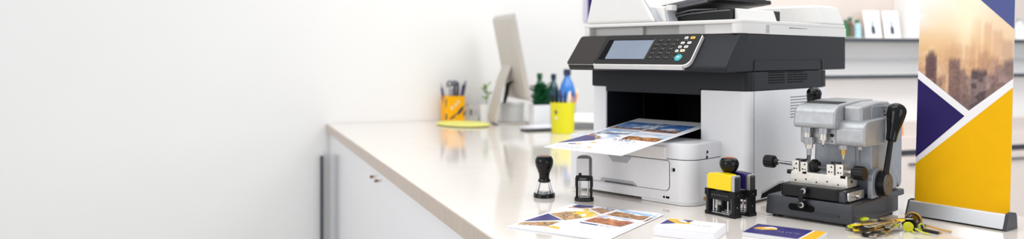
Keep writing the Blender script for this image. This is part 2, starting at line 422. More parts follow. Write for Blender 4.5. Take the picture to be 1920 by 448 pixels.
b = MB(); b.lathe(TEAL, [(.0105, .0008), (.0105, .002), (.009, .003), (0, .0032)], (-.1335, .0770, 0), 'z', 24, PM)
b.prism(BTNW, rrect(-.1375, -.1295, .0745, .0795, .002, 3), 'z', .003, .0036, 0, 1, PM); b.prism(TEAL, rrect(-.136, -.131, .0760, .0782, .001, 3), 'z', .0034, .0038, 0, 1, PM)
b.build('start_button', cp, 'round teal start button')
# lower paper tray that sticks out in front
b = MB()
b.prism(PWHITE, rrect(-.4664, -.078, -.129, .004, (.014, .040, 0, 0), 8), 'z', .1100, .1485, .003, 2)
b.prism(PWHITE, rrect(-.4664, -.078, -.129, .004, (.014, .040, 0, 0), 8), 'z', .0075, .1090, .0012, 2)
b.prism(SEAM, rrect(-.4655, -.079, -.128, .003, (.014, .040, 0, 0), 8), 'z', .1085, .1105)
b.prism(PWHITE, rrect(-.225, -.079, -.127, .0, (.002, .038, 0, 0), 8), 'z', .0005, .008, .002)
tr = b.build('paper_tray', pr, 'white paper tray unit in front')
b = MB(); b.prism(SEAMD, rrect(-.4385, -.1382, .0320, .1068, (.010, .012, .008, .008)), 'y', -.1294, -.1288)
b.prism(PWHITE, rrect(-.4372, -.1395, .0332, .1056, (.009, .011, .007, .007)), 'y', -.1312, -.1288, .0008)
dr = b.build('drawer', tr, 'drawer front with dark outline')
b = MB(); b.prism(GREYP, [(-.330, .1066), (-.312, .088), (-.266, .088), (-.250, .1066)], 'y', -.1322, -.131, .0005); b.build('pull', dr, 'grey drawer pull')
b = MB(); b.prism(GREYP, [(-.356, .0325), (-.347, .0440), (-.247, .0440), (-.2305, .0325)], 'y', -.1322, -.131, .0004)
b.prism(DKGREY, [(-.340, .0325), (-.335, .0370), (-.249, .0370), (-.2335, .0325)], 'y', -.1328, -.132, .0002); b.build('finger_recess', dr, 'grey finger recess')
b = MB(); b.prism(PWARM, [(-.400, .1095), (-.1450, .1085), (-.1450, .1390), (-.40, .1420)], 'y', -.1410, -.128, .003, 3)
b.build('paper_stop', tr, 'white lip under the printed sheet')
b = MB(); b.box(VBLACK, -.129, -.1235, -.1305, -.128, .081, .089, .0008); b.box(GREYP, -.1335, -.130, -.1303, -.128, .080, .090, .0005); b.build('latch', tr)
b = MB()
for y_, z_ in ((-.060, .1265), (-.0615, .1145)):
    b.lathe(VBLACK, [(.0036, -.0784), (.0036, -.0774), (0, -.0772)], (0, y_, z_), 'x', 12)
    b.lathe(VBLACK, [(.0012, -.0784), (.0012, -.0774), (0, -.0773)], (0, y_ - .005, z_ - .004), 'x', 8)
b.build('port', tr, 'black sockets on the side')
b = MB(); b.lathe(BRASS, [(.005, -.0785), (.005, -.0772), (.0035, -.0769), (0, -.0768)], (0, -.072, .0150), 'x', 16); b.build('emblem', tr)
b = MB(); b.lathe(VBLACK, [(.0028, -.1292), (.0028, -.1300), (0, -.1301)], (-.1550, 0, .0165), 'y', 10)
b.box(VBLACK, -.1495, -.1395, -.1300, -.1288, .0140, .0190, .0005); b.build('badge', tr)

# ------------------------------------------------------------------ printed matter
def land(seed, sky=(0.62, 0.76, 0.9), warm=(0.86, 0.55, 0.25), dark=(0.16, 0.15, 0.2), hz=0.55, f=9):
    def c(u, v):
        n = .6 * fbm(u * f * 1.5, v * f * 2.2, seed) + .4 * noise2(u * f * 4, v * f * 6, seed + 2)
        k = fbm(u * 3.1 + 5, v * 3.1, seed + 11); q = fbm(u * 5 + 2, v * 8, seed + 17)
        ridge = hz + 0.35 * (fbm(u * 4.5, 0.3, seed + 5) - .5) + .10 * (noise2(u * 22, 1.5, seed + 6) - .5)
        skyc = mix(sky, (0.96, 0.96, 0.97), sm(.40, .60, k + .25 * (q - .5)))
        if v > hz + .3: skyc = mix(skyc, mix(sky, (.1, .25, .55), .6), (v - hz - .3) * 1.5)
        g = mix(warm, dark, sm(.44, .60, n)); g = mix(g, (0.96, 0.80, 0.58), sm(.52, .66, q) * .75 * sm(.62, .45, n))
        g = mix(g, tuple(.6 * a + .1 for a in warm), sm(.55, .7, noise2(u * 9, v * 5, seed + 8)) * .5)
        return mix(g, skyc, sm(ridge - .03, ridge + .03, v))
    return c
def inpoly(poly):
    def f(x, y):
        c = False; n = len(poly)
        for i in range(n):
            (x0, y0), (x1, y1) = poly[i], poly[(i + 1) % n]
            if (y0 > y) != (y1 > y) and x < (x1 - x0) * (y - y0) / (y1 - y0) + x0: c = not c
        return c
    return f
def text_line(b, m, P, x0, y0, L, h, seed, space=.16):
    # rows of small letter-like strokes (the print is too fine to read)
    r = random.Random(seed); x = x0; w = h * .62
    while x < x0 + L:
        if r.random() > space:
            for q in range(r.randint(2, 3)):
                k = r.random()
                if k < .45:
                    xx = x + r.random() * w * .7; pts = [(xx, y0), (xx + h * .17, y0), (xx + h * .17, y0 + h), (xx, y0 + h)]
                else:
                    yy = y0 + r.choice((0, .42, .83)) * h; pts = [(x, yy), (x + w * .85, yy), (x + w * .85, yy + h * .17), (x, yy + h * .17)]
                b.poly(m, [P(*p) for p in pts])
        x += w * 1.25
def quad_pos(P, q):
    # bilinear quad: q = corners at (u,v)=(0,0),(1,0),(1,1),(0,1)
    def f(u, v):
        x = (q[0][0] * (1 - u) + q[1][0] * u) * (1 - v) + (q[3][0] * (1 - u) + q[2][0] * u) * v
        y = (q[0][1] * (1 - u) + q[1][1] * u) * (1 - v) + (q[3][1] * (1 - u) + q[2][1] * u) * v
        return P(x, y)
    return f
def sheet(b, W_, H_, zf, thick=.0003, nx=6, ny=16):
    # a thin sheet bent along y by zf(y)
    t = bmesh.new(); top = {}; bot = {}
    for i in range(nx + 1):
        for j in range(ny + 1):
            x, y = W_ * i / nx, H_ * j / ny; z = zf(x, y)
            top[i, j] = t.verts.new((x, y, z)); bot[i, j] = t.verts.new((x, y, z - thick))
    for i in range(nx):
        for j in range(ny):
            t.faces.new((top[i, j], top[i + 1, j], top[i + 1, j + 1], top[i, j + 1]))
            t.faces.new((bot[i, j + 1], bot[i + 1, j + 1], bot[i + 1, j], bot[i, j]))
    for i in range(nx):
        t.faces.new((bot[i, 0], bot[i + 1, 0], top[i + 1, 0], top[i, 0])); t.faces.new((top[i, ny], top[i + 1, ny], bot[i + 1, ny], bot[i, ny]))
    for j in range(ny):
        t.faces.new((top[0, j], top[0, j + 1], bot[0, j + 1], bot[0, j])); t.faces.new((bot[nx, j], bot[nx, j + 1], top[nx, j + 1], top[nx, j]))
    b.add(t, PAPER)

# sheet leaving the printer: local x along the printer, y backwards
PW, PH = .242, .385
def pz(x, y): return .1345 + .128 * y + (.010 * (1 - y / .15) ** 2 * 0 if y < .15 else 0) - .0
b = MB(); sheet(b, PW, PH, pz, .0006)
def PP(dz):
    return lambda x, y: (x, y, pz(x, y) + dz)
def U(x, y): return (x + .3795, y + .318)              # printer axes -> sheet axes
P1, P2, P3 = PP(.0003), PP(.0005), PP(.0007)
b.poly(NAVY, [P2(*U(*p)) for p in ((-.3785, -.268), (-.3065, -.208), (-.335, -.175), (-.3715, -.165))])
pa = [U(*p) for p in ((-.371, -.160), (-.312, -.200), (-.27, -.15), (-.365, -.09))]
b.gridf(PHOTO, 22, 22, quad_pos(P1, pa), land(3, (.8, .86, .95), (.8, .5, .2), (.2, .3, .5), .3))
b.gridf(PHOTO, 34, 40, quad_pos(P1, [U(*p) for p in ((-.374, -.070), (-.268, -.070), (-.268, .018), (-.374, .018))]), land(8, (.42, .60, .84), (.72, .56, .46), (.24, .32, .50), .26))
b.gridf(PHOTO, 34, 40, quad_pos(P1, [U(*p) for p in ((-.262, -.075), (-.160, -.075), (-.160, .020), (-.262, .020))]), land(14, (.30, .50, .78), (.74, .52, .36), (.14, .22, .42), .30))
b.gridf(PHOTO, 40, 26, quad_pos(P1, [U(*p) for p in ((-.255, -.172), (-.150, -.172), (-.150, -.100), (-.255, -.100))]), land(21, (.72, .84, .95), (.9, .56, .26), (.2, .18, .25), .48))
b.gridf(PHOTO, 26, 20, quad_pos(P1, [U(*p) for p in ((-.365, -.145), (-.270, -.125), (-.262, -.082), (-.368, -.075))]), land(29, (.72, .82, .93), (.6, .62, .75), (.3, .4, .62), .3))
for k in range(5): text_line(b, INK if k == 0 else INKL, P2, *U(-.258, -.195 - k * .017), .085 if k else .060, .0080 if k == 0 else .0042, 40 + k)
text_line(b, NAVY, P2, *U(-.272, -.184), .055, .009, 77, .05)
for k in range(3): text_line(b, INK, P2, *U(-.366 + k * .004, -.288 - k * .0085), .080, .0045, 50 + k)
for x, y, s_ in ((-.325, -.262, .012), (-.300, -.236, .013), (-.270, -.285, .010)):
    b.poly(YELP, [P2(*U(x, y)), P2(*U(x + s_, y + .002)), P2(*U(x + s_ * 1.2, y + .010)), P2(*U(x + .001, y + .009))])
b.poly(NAVY, [P2(*U(-.345, -.268)), P2(*U(-.325, -.262)), P2(*U(-.327, -.255)), P2(*U(-.345, -.26))])
o = b.build('printed_poster')
tag(o, 'printed photo poster sliding out of the printer, overhanging its tray', 'poster')
px0 = Vector((.570, 1.922, CT)) + Matrix.Rotation(R(PRZ), 4, 'Z') @ Vector((-.3795, -.318, 0))
put(o, px0, PRZ)

# flyers on the counter
FW, FH = .2235, .302
def flyer_art(b, z):
    P1 = lambda x, y: (x, y, z + .0003); P2 = lambda x, y: (x, y, z + .0005)
    b.poly(NAVY, [P2(*p) for p in ((.003, .064), (.068, .119), (.0085, .166))])
    b.gridf(PHOTO, 46, 30, quad_pos(P1, ((.0125, .168), (.0735, .1195), (.119, .205), (.062, .262))), land(31, (.97, .80, .22), (.90, .66, .30), (.30, .25, .26), .52, 7), inpoly(((0, 0), (1, 0), (1, 1), (0, 1))))
    b.gridf(PHOTO, 46, 20, quad_pos(P1, ((.008, .030), (.072, .046), (.074, .112), (.004, .058))), land(37, (.9, .75, .5), (.85, .62, .35), (.25, .2, .22), .85, 10))
    b.poly(YELP, [P2(*p) for p in ((.074, .040), (.106, .034), (.098, .050), (.080, .058))])
    b.gridf(PHOTO, 40, 40, quad_pos(P1, ((.108, .136), (.212, .121), (.226, .205), (.124, .213))) if 0 else quad_pos(P1, ((.112, .134), (.205, .119), (.2175, .198), (.123, .2125))), land(41, (.72, .75, .84), (.86, .45, .2), (.35, .25, .25), .68))
    b.gridf(PHOTO, 40, 36, quad_pos(P1, ((.1245, .2185), (.219, .2045), (.219, .272), (.133, .286))), land(47, (.62, .78, .93), (.9, .62, .35), (.12, .13, .17), .62))
    b.gridf(PHOTO, 30, 26, quad_pos(P1, ((.066, .264), (.114, .222), (.121, .285), (.085, .297))), land(53, (.5, .55, .68), (.82, .55, .3), (.45, .38, .4), .72))
    b.gridf(PHOTO, 40, 8, quad_pos(P1, ((.090, .2975), (.132, .290), (.150, .298), (.092, .2995))), land(59, (.15, .3, .6), (.85, .6, .3), (.1, .15, .35), .3))
    b.poly(NAVY, [P2(*p) for p in ((.016, .268), (.040, .262), (.064, .280), (.060, .2985), (.020, .2985))])
    b.gridf(PHOTO, 30, 8, quad_pos(P1, ((.014, .252), (.060, .263), (.062, .277), (.014, .267))), land(61, (.9, .9, .85), (.93, .66, .25), (.7, .5, .3), .6))
    b.poly(NAVY, [P2(*p) for p in ((.110, .122), (.158, .114), (.156, .106), (.114, .113))])
    text_line(b, NAVY, P2, .160, .106, .040, .0065, 91, .05)
    for k in range(4): text_line(b, INKL, P2, .118 + .006 * k, .093 - k * .015, .080, .0050, 95 + k)
    text_line(b, INKL, P2, .150, .030, .06, .0050, 99)
flz = [(.0, .0, -31.0), (.004, -.003, -32.2), (-.001, -.0045, -30.2)]
flb = ['top photo flyer with navy triangle, lying on the counter in front of the printer',
       'middle flyer of the stack, showing only a white edge beneath the top photo flyer',
       'bottom flyer of the stack, lying directly on the counter under two others']
for k in range(3):
    zt = .0030 - k * .0011
    b = MB(); sheet(b, FW, FH, lambda x, y: zt + (.0015 * (x / FW) * (1 - min(1, y / .1)) if k == 0 else 0) * 0, .0006)
    flyer_art(b, zt)
    o = b.build('photo_flyer'); tag(o, flb[k], 'flyer', 'photo flyers on the counter')
    put(o, (-.011 + flz[k][0], 1.669 + flz[k][1], CT), flz[k][2])

# white box of business cards
t = thing('business_card_box', 'white box of business cards with navy and yellow corner print', 'card box', (.2824, 1.598, CT), -28.4)
b = MB(); b.box(PAPER, 0, .1215, 0, .0965, .0003, .0172, .0006); b.build('box', t)
b = MB(); z = .0182; b.box(PAPER, .0004, .1211, .0004, .0961, .0174, z, .0002)
P1 = lambda x, y: (x, y, z + .0002); P2 = lambda x, y: (x, y, z + .0004)
b.poly(NAVY, [P2(*p) for p in ((.003, .030), (.030, .052), (.004, .079))])
b.poly(YELP, [P1(*p) for p in ((.004, .080), (.031, .052), (.056, .056), (.0530, .0935), (.004, .0935))])
b.gridf(PHOTO, 20, 16, quad_pos(P2, ((.022, .071), (.044, .060), (.049, .076), (.030, .092))), land(71, (.85, .86, .88), (.85, .7, .4), (.5, .5, .5), .4))
b.poly(NAVY, [P2(*p) for p in ((.033, .094), (.0555, .094), (.0505, .072))])
text_line(b, INK, P2, .056, .050, .046, .0055, 120, .05)
text_line(b, INKL, P2, .083, .026, .020, .004, 121, .1)
b.build('top_card', t, 'printed top card')
# stack of navy cards
NCW, NCH = .1385, .0965
CARDS = 10
for k in range(CARDS):
    z0 = .0002 + k * .0008; z1 = z0 + .0007; top = (k == CARDS - 1)
    b = MB(); b.box(PAPER, 0, NCW, 0, NCH, z0, z1, .0001)
    if top:
        P1 = lambda x, y: (x, y, z1 + .0001); P2 = lambda x, y: (x, y, z1 + .0003)
        b.poly(NAVY, [P1(*p) for p in ((.0005, .0005), (.1080, .0005), (.1130, .0960), (.0005, .0960))])
        b.poly(YELP, [P1(*p) for p in ((.1115, .0005), (.1380, .0005), (.1380, .0960), (.1165, .0960))])
        b.poly(YELP, [P2(*p) for p in ((.006, .048), (.012, .064), (.033, .080), (.046, .075), (.052, .060), (.030, .046))])
        b.poly(WHITEB, [(p[0], p[1], z1 + .0005) for p in ((.022, .064), (.036, .079), (.046, .075), (.050, .065), (.038, .070), (.030, .058))])
        b.poly(BTNY, [(p[0], p[1], z1 + .0006) for p in ((.010, .052), (.020, .066), (.028, .056), (.022, .048))])
        b.poly(INKL, [P2(*p) for p in ((.012, .040), (.030, .042), (.030, .044), (.012, .042))])
        text_line(b, INKL, P2, .054, .044, .050, .0060, 130, .1)
        for q in range(3): text_line(b, INK, P2, .054, .034 - q * .009, .030 - q * .006, .0038, 131 + q, .1)
    o = b.build('business_card')
    tag(o, 'navy business card with yellow end strip, topmost of its stack' if top else 'white-edged business card in the stack under the navy top card', 'business card', 'cards of the navy stack')
    put(o, (.459 + rnd.uniform(-.0004, .0004), 1.5955 + rnd.uniform(-.0004, .0004), CT), -35 + rnd.uniform(-.3, .3))

# ------------------------------------------------------------------ stamps
t = thing('hand_stamp', 'black round hand stamp with bulb handle on two metal legs', 'stamp', (.082, 2.037, CT))
b = MB(); b.lathe(GLOSSK, [(.026, 0), (.0275, .001), (.0275, .009), (.026, .011), (0, .011)], (0, 0, 0)); b.build('base', t)
for s_ in (-1, 1):
    b = MB(); b.tube(CHROME, [(s_ * .019, 0, .0105), (s_ * .0105, 0, .041)], [.0042, .0034], 12); b.build('leg', t)
b = MB(); b.lathe(CHROME, [(.008, .0112), (.008, .013), (.004, .0145), (0, .0145)], (0, 0, 0)); b.build('pad_boss', t)
b = MB(); b.lathe(GLOSSK, [(.008, .036), (.0155, .039), (.0165, .043), (.0135, .046), (.0128, .052), (.0140, .060), (.0175, .069), (.0218, .079), (.0235, .088), (.0228, .096), (.019, .1030), (.012, .1058)], (0, 0, 0), seg=36)
h = b.build('handle', t)
b = MB(); b.lathe(ORNG, [(.012, .1056), (.010, .1066), (0, .1068)], (0, 0, 0)); b.build('cap', h, 'orange brown cap')

t = thing('pocket_stamp', 'slim black stamp with clear grey housing, beside the printer tray', 'stamp', (.179, 1.985, CT), -8)
b = MB(); b.lathe(GLOSSK, [(.0235, 0), (.0242, .001), (.0242, .008), (.0225, .0098), (0, .0098)], (0, 0, 0), sx=1.0, sy=.75)
for k in range(7): b.box(DKGREY, -.0165 + .005 * k, -.0145 + .005 * k, -.0192, -.017, .002, .007)
b.build('base', t)
b = MB()
for s_ in (-1, 1): b.box(BLACK, s_ * .0175 - .0030, s_ * .0175 + .0030, -.008, .008, .0095, .0620, .0015)
for s_ in (-1, 1): b.box(DKGREY, s_ * .0195 - .0026, s_ * .0195 + .0026, -.006, .006, .034, .058, .001)
b.box(BLACK, -.0185, .0185, -.0095, .0095, .0500, .0640, .002); b.box(DKGREY, -.012, .006, -.0110, -.009, .052, .058, .001); b.box(BLACK, -.013, -.006, -.012, -.008, .0600, .070, .001)
b.build('frame', t, 'black frame')
for s_ in (-1, 1):
    b = MB(); b.cyl(CHROME, (s_ * .0100, 0, .0095), (s_ * .0100, 0, .0505), .0022); b.build('guide_rod', t)
b = MB(); b.prism(STAMPG, [(-.0185, .0640), (.0185, .0640), (.0185, .1030), (.015, .1085), (.006, .1105), (-.006, .1105), (-.015, .1085), (-.0185, .1030)], 'y', -.0105, .0105, .001)
b.prism(DKGREY, [(.0125, .0630), (.0192, .0630), (.0192, .103), (.0156, .1092), (.006, .1122), (-.006, .1122), (-.0156, .1092), (-.0178, .1055), (.0122, .1055)], 'y', -.0112, .0112, .0008)
b.build('housing', t, 'clear grey housing with dark cap')

def self_inker(label, M_cap, loc):
    t = thing('self_inking_stamp', label, 'stamp', loc, -53, 'self-inking stamps')
    # local: x along the front (0..L), y back
    L, D = .0790, .0240
    b = MB()
    for x0, w_ in ((0, .0085), (L - .0105, .0105)):
        b.box(BLACK, x0, x0 + w_, 0, D, 0, .057, .0015)
        b.box(BLACK, x0 - .0016, x0 + w_ + .0016, -.001, D + .001, .0, .0085, .001)
        b.box(BLACK, x0 - .0022, x0 + w_ + .0022, -.001, D + .001, .0440, .0590, .0012)
        b.box(DKGREY, x0 + .0025, x0 + .0045, -.0012, .002, .010, .042, .0004)
    b.box(BLACK, .004, L - .004, .003, D - .003, .0350, .0550, .0015)
    for k in range(7): b.box(DKGREY, .015 + .0068 * k, .0185 + .0068 * k, .0022, .005, .0445, .0475, .0004)
    b.box(BLACK, .006, L - .006, .0005, .0035, .0, .0036, .0008); b.box(BLACK, .006, L - .006, D - .0035, D - .0005, .0, .0036, .0008)
    b.build('frame', t, 'black frame')
    for k, (y_, z_) in enumerate(((.006, .0060), (.012, .0085), (.019, .0115))):
        b = MB(); b.box(CHROME, .009, L - .011, y_ - .0012, y_ + .0012, z_ - .0011, z_ + .0011, .0004); b.build('rail', t)
    for x_ in (.0135, .0240, .0540, L - .0150):
        b = MB(); b.cyl(CHROME, (x_, .0115, .004), (x_, .0115, .040), .0021, None, 12); b.build('guide_rod', t)
    b = MB(); b.cyl(BLACK, (.030, .012, .003), (.030, .012, .022), .0065, .004, 14); b.build('ink_wheel', t)
    for x0, w_ in ((.0012, .0045), (L - .0085, .0080)):
        b = MB(); b.prism(ALU, rrect(x0, x0 + w_, .0560, .0935, (0, 0, .003, .003)), 'y', .001, D - .001, .0008)
        b.prism(RAILD, rrect(.003, D - .003, .0590, .0910, (0, 0, .006, .006)), 'x', x0 - .0003, x0 + w_ + .0004); b.build('side_rail', t, 'silver side rail')
    b = MB(); b.prism(M_cap, [(.0052, .0590), (L - .0082, .0590), (L - .0082, .0900), (L - .012, .0940), (L * .6, .0958), (L * .4, .0958), (.0095, .0940), (.0052, .0900)], 'y', -.0012, D + .0012, .002, 3)
    b.build('cap', t, 'coloured cap')
    for x_ in (L - .0055,):
        for z_ in (.0890, .0500, .0230):
            b = MB(); e_ = L + (.0021 if z_ == .0500 else 0); b.lathe(CHROME, [(.0016, e_), (.0012, e_ + .0004), (0, e_ + .0005)], (0, D / 2, z_), 'x', 10); b.build('pin', t)
    return t
fy, fx = Vector((.4415, 1.825, CT)), Vector((.8, .6, 0))
self_inker('yellow self-inking stamp with black frame, in front of the navy one', STAMPY, fy)
self_inker('navy self-inking stamp with black frame, behind the yellow one', STAMPN, fy + fx * .0468 + Vector((.6018, -.7986, 0)) * .0055)
kc_ = fy + Vector((.6018, -.7986, 0)) * .0385 + fx * .0354
t = thing('knob_stamp', 'stamp with glossy black bulb knob, standing between yellow and navy stamps', 'stamp', kc_)
b = MB(); b.lathe(BLACK, [(.0088, 0), (.0092, .001), (.0092, .010), (.005, .013), (.0042, .020), (.0042, .0900), (.0065, .0920)], (0, 0, 0)); b.build('stem', t)
b = MB(); b.lathe(GLOSSK, [(.0065, .0915), (.010, .0935), (.0160, .0990), (.0208, .1080), (.0218, .1155), (.0205, .1215), (.0165, .1265), (.0125, .1282)], (0, 0, 0), seg=36); h = b.build('knob', t, 'glossy black bulb knob')
b = MB(); b.lathe(ORNG, [(.0125, .1281), (.010, .1294), (0, .1297)], (0, 0, 0)); b.build('cap', h, 'orange cap')

# ------------------------------------------------------------------ key cutting machine
KRZ = -46
km = thing('key_cutting_machine', 'grey key cutting machine with black lever standing right of the printer', 'key machine', (.708, 1.659, CT), KRZ)
b = MB()
b.frustum(BASEP, (-.1985, .0, .0, .245), (-.1965, -.002, .004, .250), .0055, .0480, .004, 3)
b.frustum(BASEP, (-.192, -.004, .10, .292), (-.190, -.006, .10, .295), .036, .0500, .003, 2)
b.build('base', km, 'charcoal cast base')
b = MB(); b.prism(VBLACK, rrect(-.1425, -.0850, .0215, .0355, .0065), 'y', -.0006, .004); b.prism(BASEP, rrect(-.085, -.030, .0190, .0240, .002), 'y', -.0008, .004); b.build('hand_slot', km, 'black slot in the base')
for x_, y_ in ((-.178, .02), (-.018, .02), (-.018, .225), (-.178, .225)):
    b = MB(); b.cyl(BLACK, (x_, y_, 0), (x_, y_, .0060), .0115, .010, 16); b.build('foot', km)
b = MB(); b.prism(BLACK, rrect(-.167, -.030, .008, .110, (.008, .014, .006, .006)), 'z', .0495, .0760, .003, 3)
b.frustum(BASEP, (-.038, -.0205, .010, .105), (-.040, -.024, .012, .102), .0480, .0730, .004, 2)
tb = b.build('cross_slide', km, 'black sliding table')
b = MB(); b.prism(ALU, rrect(.018, .098, .0505, .0695, .004), 'x', -.0212, -.0175, .0008); pl_ = b.build('end_plate', tb, 'silver end plate')
b = MB(); b.cyl(CHROME, (-.0176, .05, .060), (-.008, .05, .060), .003); b.cyl(BRASS, (-.012, .046, .057), (-.012, .060, .066), .0022); b.build('catch', pl_)
for x_, z_, yy in ((-.1075, .0665, .0078), (-.1075, .0375, -.0006)):
    b = MB(); b.cyl(BLACK, (x_, yy + .002, z_), (x_, yy - .014, z_), .0075, .0082); b.cyl(CHROME, (x_ + .001, yy - .0142, z_), (x_ + .001, yy - .0155, z_), .0062, .0055)
    b.cyl(BLACK, (x_, yy - .0155, z_), (x_, yy - .0165, z_), .0042); b.build('clamp_knob', km, 'black clamp knob with silver ring')
b = MB(); b.tube(BLACK, [(-.1075, -.004, .064), (-.1095, -.012, .052), (-.1075, -.010, .040)], .0045, 10); b.build('clamp_link', km)
# vice
b = MB(); b.box(STEEL, -.160, -.030, .040, .090, .0755, .1010, .0012)
for k in range(5): b.lathe(VBLACK, [(.0018, .0402), (.0018, .0396), (0, .0395)], (-.146 + k * .024, 0, .0815 + (k % 2) * .004), 'y', 8)
b.box(VBLACK, -.130, -.121, .0392, .043, .0975, .1014); b.box(VBLACK, -.045, -.034, .0392, .043, .096, .1014)
b.lathe(VBLACK, [(.0030, -.0302), (.0030, -.0292), (0, -.029)], (0, .062, .088), 'x', 12)
b.box(BLACK, -.150, -.04, .050, .086, .0745, .0762); b.build('vice_bed', km, 'machined steel vice bed')
for side, (x0, x1) in enumerate(((-.158, -.121), (-.078, -.041))):
    b = MB(); w = (x1 - x0 - .003) / 2
    for k in range(2):
        xa = x0 + k * (w + .003)
        b.box(STEEL, xa, xa + w, .045, .078, .1005, .1245 - .002 * ((k + side) % 2), .001)
        for q in range(2):
            b.lathe(VBLACK, [(.0019, .0452), (.0019, .0445), (0, .0444)], (xa + w * (.35 + .3 * q), 0, .1065 + .011 * q), 'y', 8)
        b.lathe(VBLACK, [(.0014, .0452), (.0014, .0445), (0, .0444)], (xa + w * .7, 0, .1065), 'y', 8)
    b.box(DKGREY, x0 + w, x0 + w + .003, .048, .076, .1005, .1265); b.box(BLACK, x0 + .004, x1 - .012, .056, .066, .1235, .1270, .0006)
    b.build('jaw', km, 'steel clamping jaw')
b = MB(); b.cyl(DKGREY, (-.121, .062, .1125), (-.078, .062, .1125), .0032); b.lathe(BLACK, [(.013, -.120), (.0148, -.118), (.0148, -.110), (.011, -.107), (.011, -.104), (0, -.104)], (0, .066, .1135), 'x', 24); b.build('jaw_spindle', km)
b = MB(); b.cyl(BLACK, (-.166, .043, .0985), (-.157, .043, .0985), .005); b.build('jaw_stop', km)
def knurled(x0, x1, y, z, r):
    b = MB(); n = 32; pts = []
    for k in range(n):
        a = 2 * PI * k / n; q = r * (1 if k % 2 else .93); pts.append((y + q * math.cos(a), z + q * math.sin(a)))
    b.prism(BLACK, pts, 'x', x0, x1, .0012, 1, ang=60); return b
b = knurled(-.236, -.212, .070, .113, .0145); b.cyl(BLACK, (-.213, .07, .113), (-.203, .07, .113), .008, .006); hk = b.build('hand_knob', km, 'ribbed black knob on a steel shaft')
b = MB(); b.cyl(CHROME, (-.204, .07, .113), (-.158, .066, .1125), .0046); b.build('shaft', hk)
b = knurled(-.026, -.003, .066, .1075, .0150); b.cyl(BLACK, (-.031, .066, .1075), (-.026, .066, .1075), .008); hk = b.build('hand_knob', km, 'ribbed black knob on a steel shaft')
b = MB(); b.cyl(STEEL, (-.042, .066, .1075), (-.029, .066, .1075), .0045); b.build('shaft', hk)
# column and head
b = MB()
b.frustum(CASTD, (-.150, -.013, .130, .275), (-.145, -.013, .132, .272), .0490, .205, .008, 3)
b.prism(CASTD, [(.125, .20), (.285, .0495), (.300, .06), (.303, .19), (.290, .226), (.262, .248), (.22, .2525), (.125, .2525)], 'x', -.150, -.012, .008, 3)
b.prism(CASTD, rrect(.120, .235, .0495, .250, .008), 'x', -.048, -.0105, .004, 3)
b.build('column', km, 'grey cast column')
b = MB(); b.prism(GREYP, [(.275, .055), (.318, .06), (.322, .185), (.300, .222), (.275, .23)], 'x', -.120, -.020, .008, 3); b.build('rear_cover', km)
b = MB()
b.prism(CAST, [(.028, .2010), (.025, .2100), (.031, .2380), (.040, .2475), (.060, .2530), (.150, .2590), (.235, .2590), (.235, .2010)], 'x', -.145, -.052, .006, 4, ang=25)
b.prism(CAST, [(.072, .2495), (.16, .2565), (.225, .256), (.225, .2), (.072, .2)], 'x', -.053, -.012, .006, 4, ang=25)
b.box(CAST, -.142, .001, .0535, .160, .1645, .2020, .004, 3)
b.prism(CAST, [(.050, .1650), (.046, .1730), (.047, .2030), (.054, .2140), (.066, .2195), (.160, .2230), (.160, .1650)], 'x', -.060, .004, .009, 5, ang=25)
hd = b.build('head', km, 'cast grey spindle head')
b = MB(); n = 0
for i in range(11):
    for j in range(4):
        x = -.135 + i * .0072; y = .068 + j * .0125; z = .2530 + (y - .060) * .0667
        b.prism(SEAMD, [(x - .0022, y - .004), (x + .0022, y - .002), (x + .0022, y + .004), (x - .0022, y + .002)], 'z', z - .003, z + .0009)
b.build('top_grille', hd, 'black mesh grille on top')
b = MB(); b.lathe(DKGREY, [(.0055, -.0522), (.0055, -.0505), (.003, -.049), (.003, -.045), (0, -.045)], (0, .098, .2440), 'x', 14); b.cyl(DKGREY, (-.047, .092, .2435), (-.047, .106, .245), .0015, None, 8); b.build('oil_cap', hd)
b = MB(); b.lathe(SEAMD, [(.0038, .0540), (.0038, .0529), (0, .0528)], (-.0690, 0, .1855), 'y', 12, sx=1.3); b.lathe(SEAMD, [(.0018, .0540), (.0018, .0529), (0, .0528)], (-.0690, 0, .172), 'y', 8); b.build('screw_hole', hd)
def spindle(x, y, zs, ms, name='spindle'):
    b = MB()
    for (z0, z1, r0, r1), m_ in zip(zs, ms): b.cyl(m_, (x, y, z0), (x, y, z1), r0, r1, 20)
    return b.build(name, km, 'chrome cutter spindle')
spindle(-.1190, .040, [(.2015, .1905, .0105, .0105), (.1905, .1800, .0080, .0080), (.1800, .1660, .0050, .0042)], [CHROME, STEEL, DKGREY])
spindle(-.0830, .040, [(.2015, .1895, .0105, .0105), (.1895, .1760, .0082, .0082), (.1760, .1655, .0050, .0030), (.1655, .1610, .0022, .0010)], [CHROME, STEEL, CHROME, DKGREY])
spindle(-.1165, .0435, [(.1800, .1640, .0120, .0120), (.1640, .1545, .0088, .0080), (.1545, .1400, .0052, .0052), (.1400, .1270, .0038, .0034)], [CHROME, STEEL, CHROME, DKGREY])
spindle(-.0500, .066, [(.1650, .1560, .0095, .0095), (.1560, .1450, .0068, .0060), (.1450, .1340, .0042, .0025)], [CHROME, BRASS, NICKEL])
spindle(-.0140, .066, [(.1660, .1580, .0045, .0045), (.1580, .1300, .0016, .0012)], [CHROME, DKGREY], 'tracer_pin')
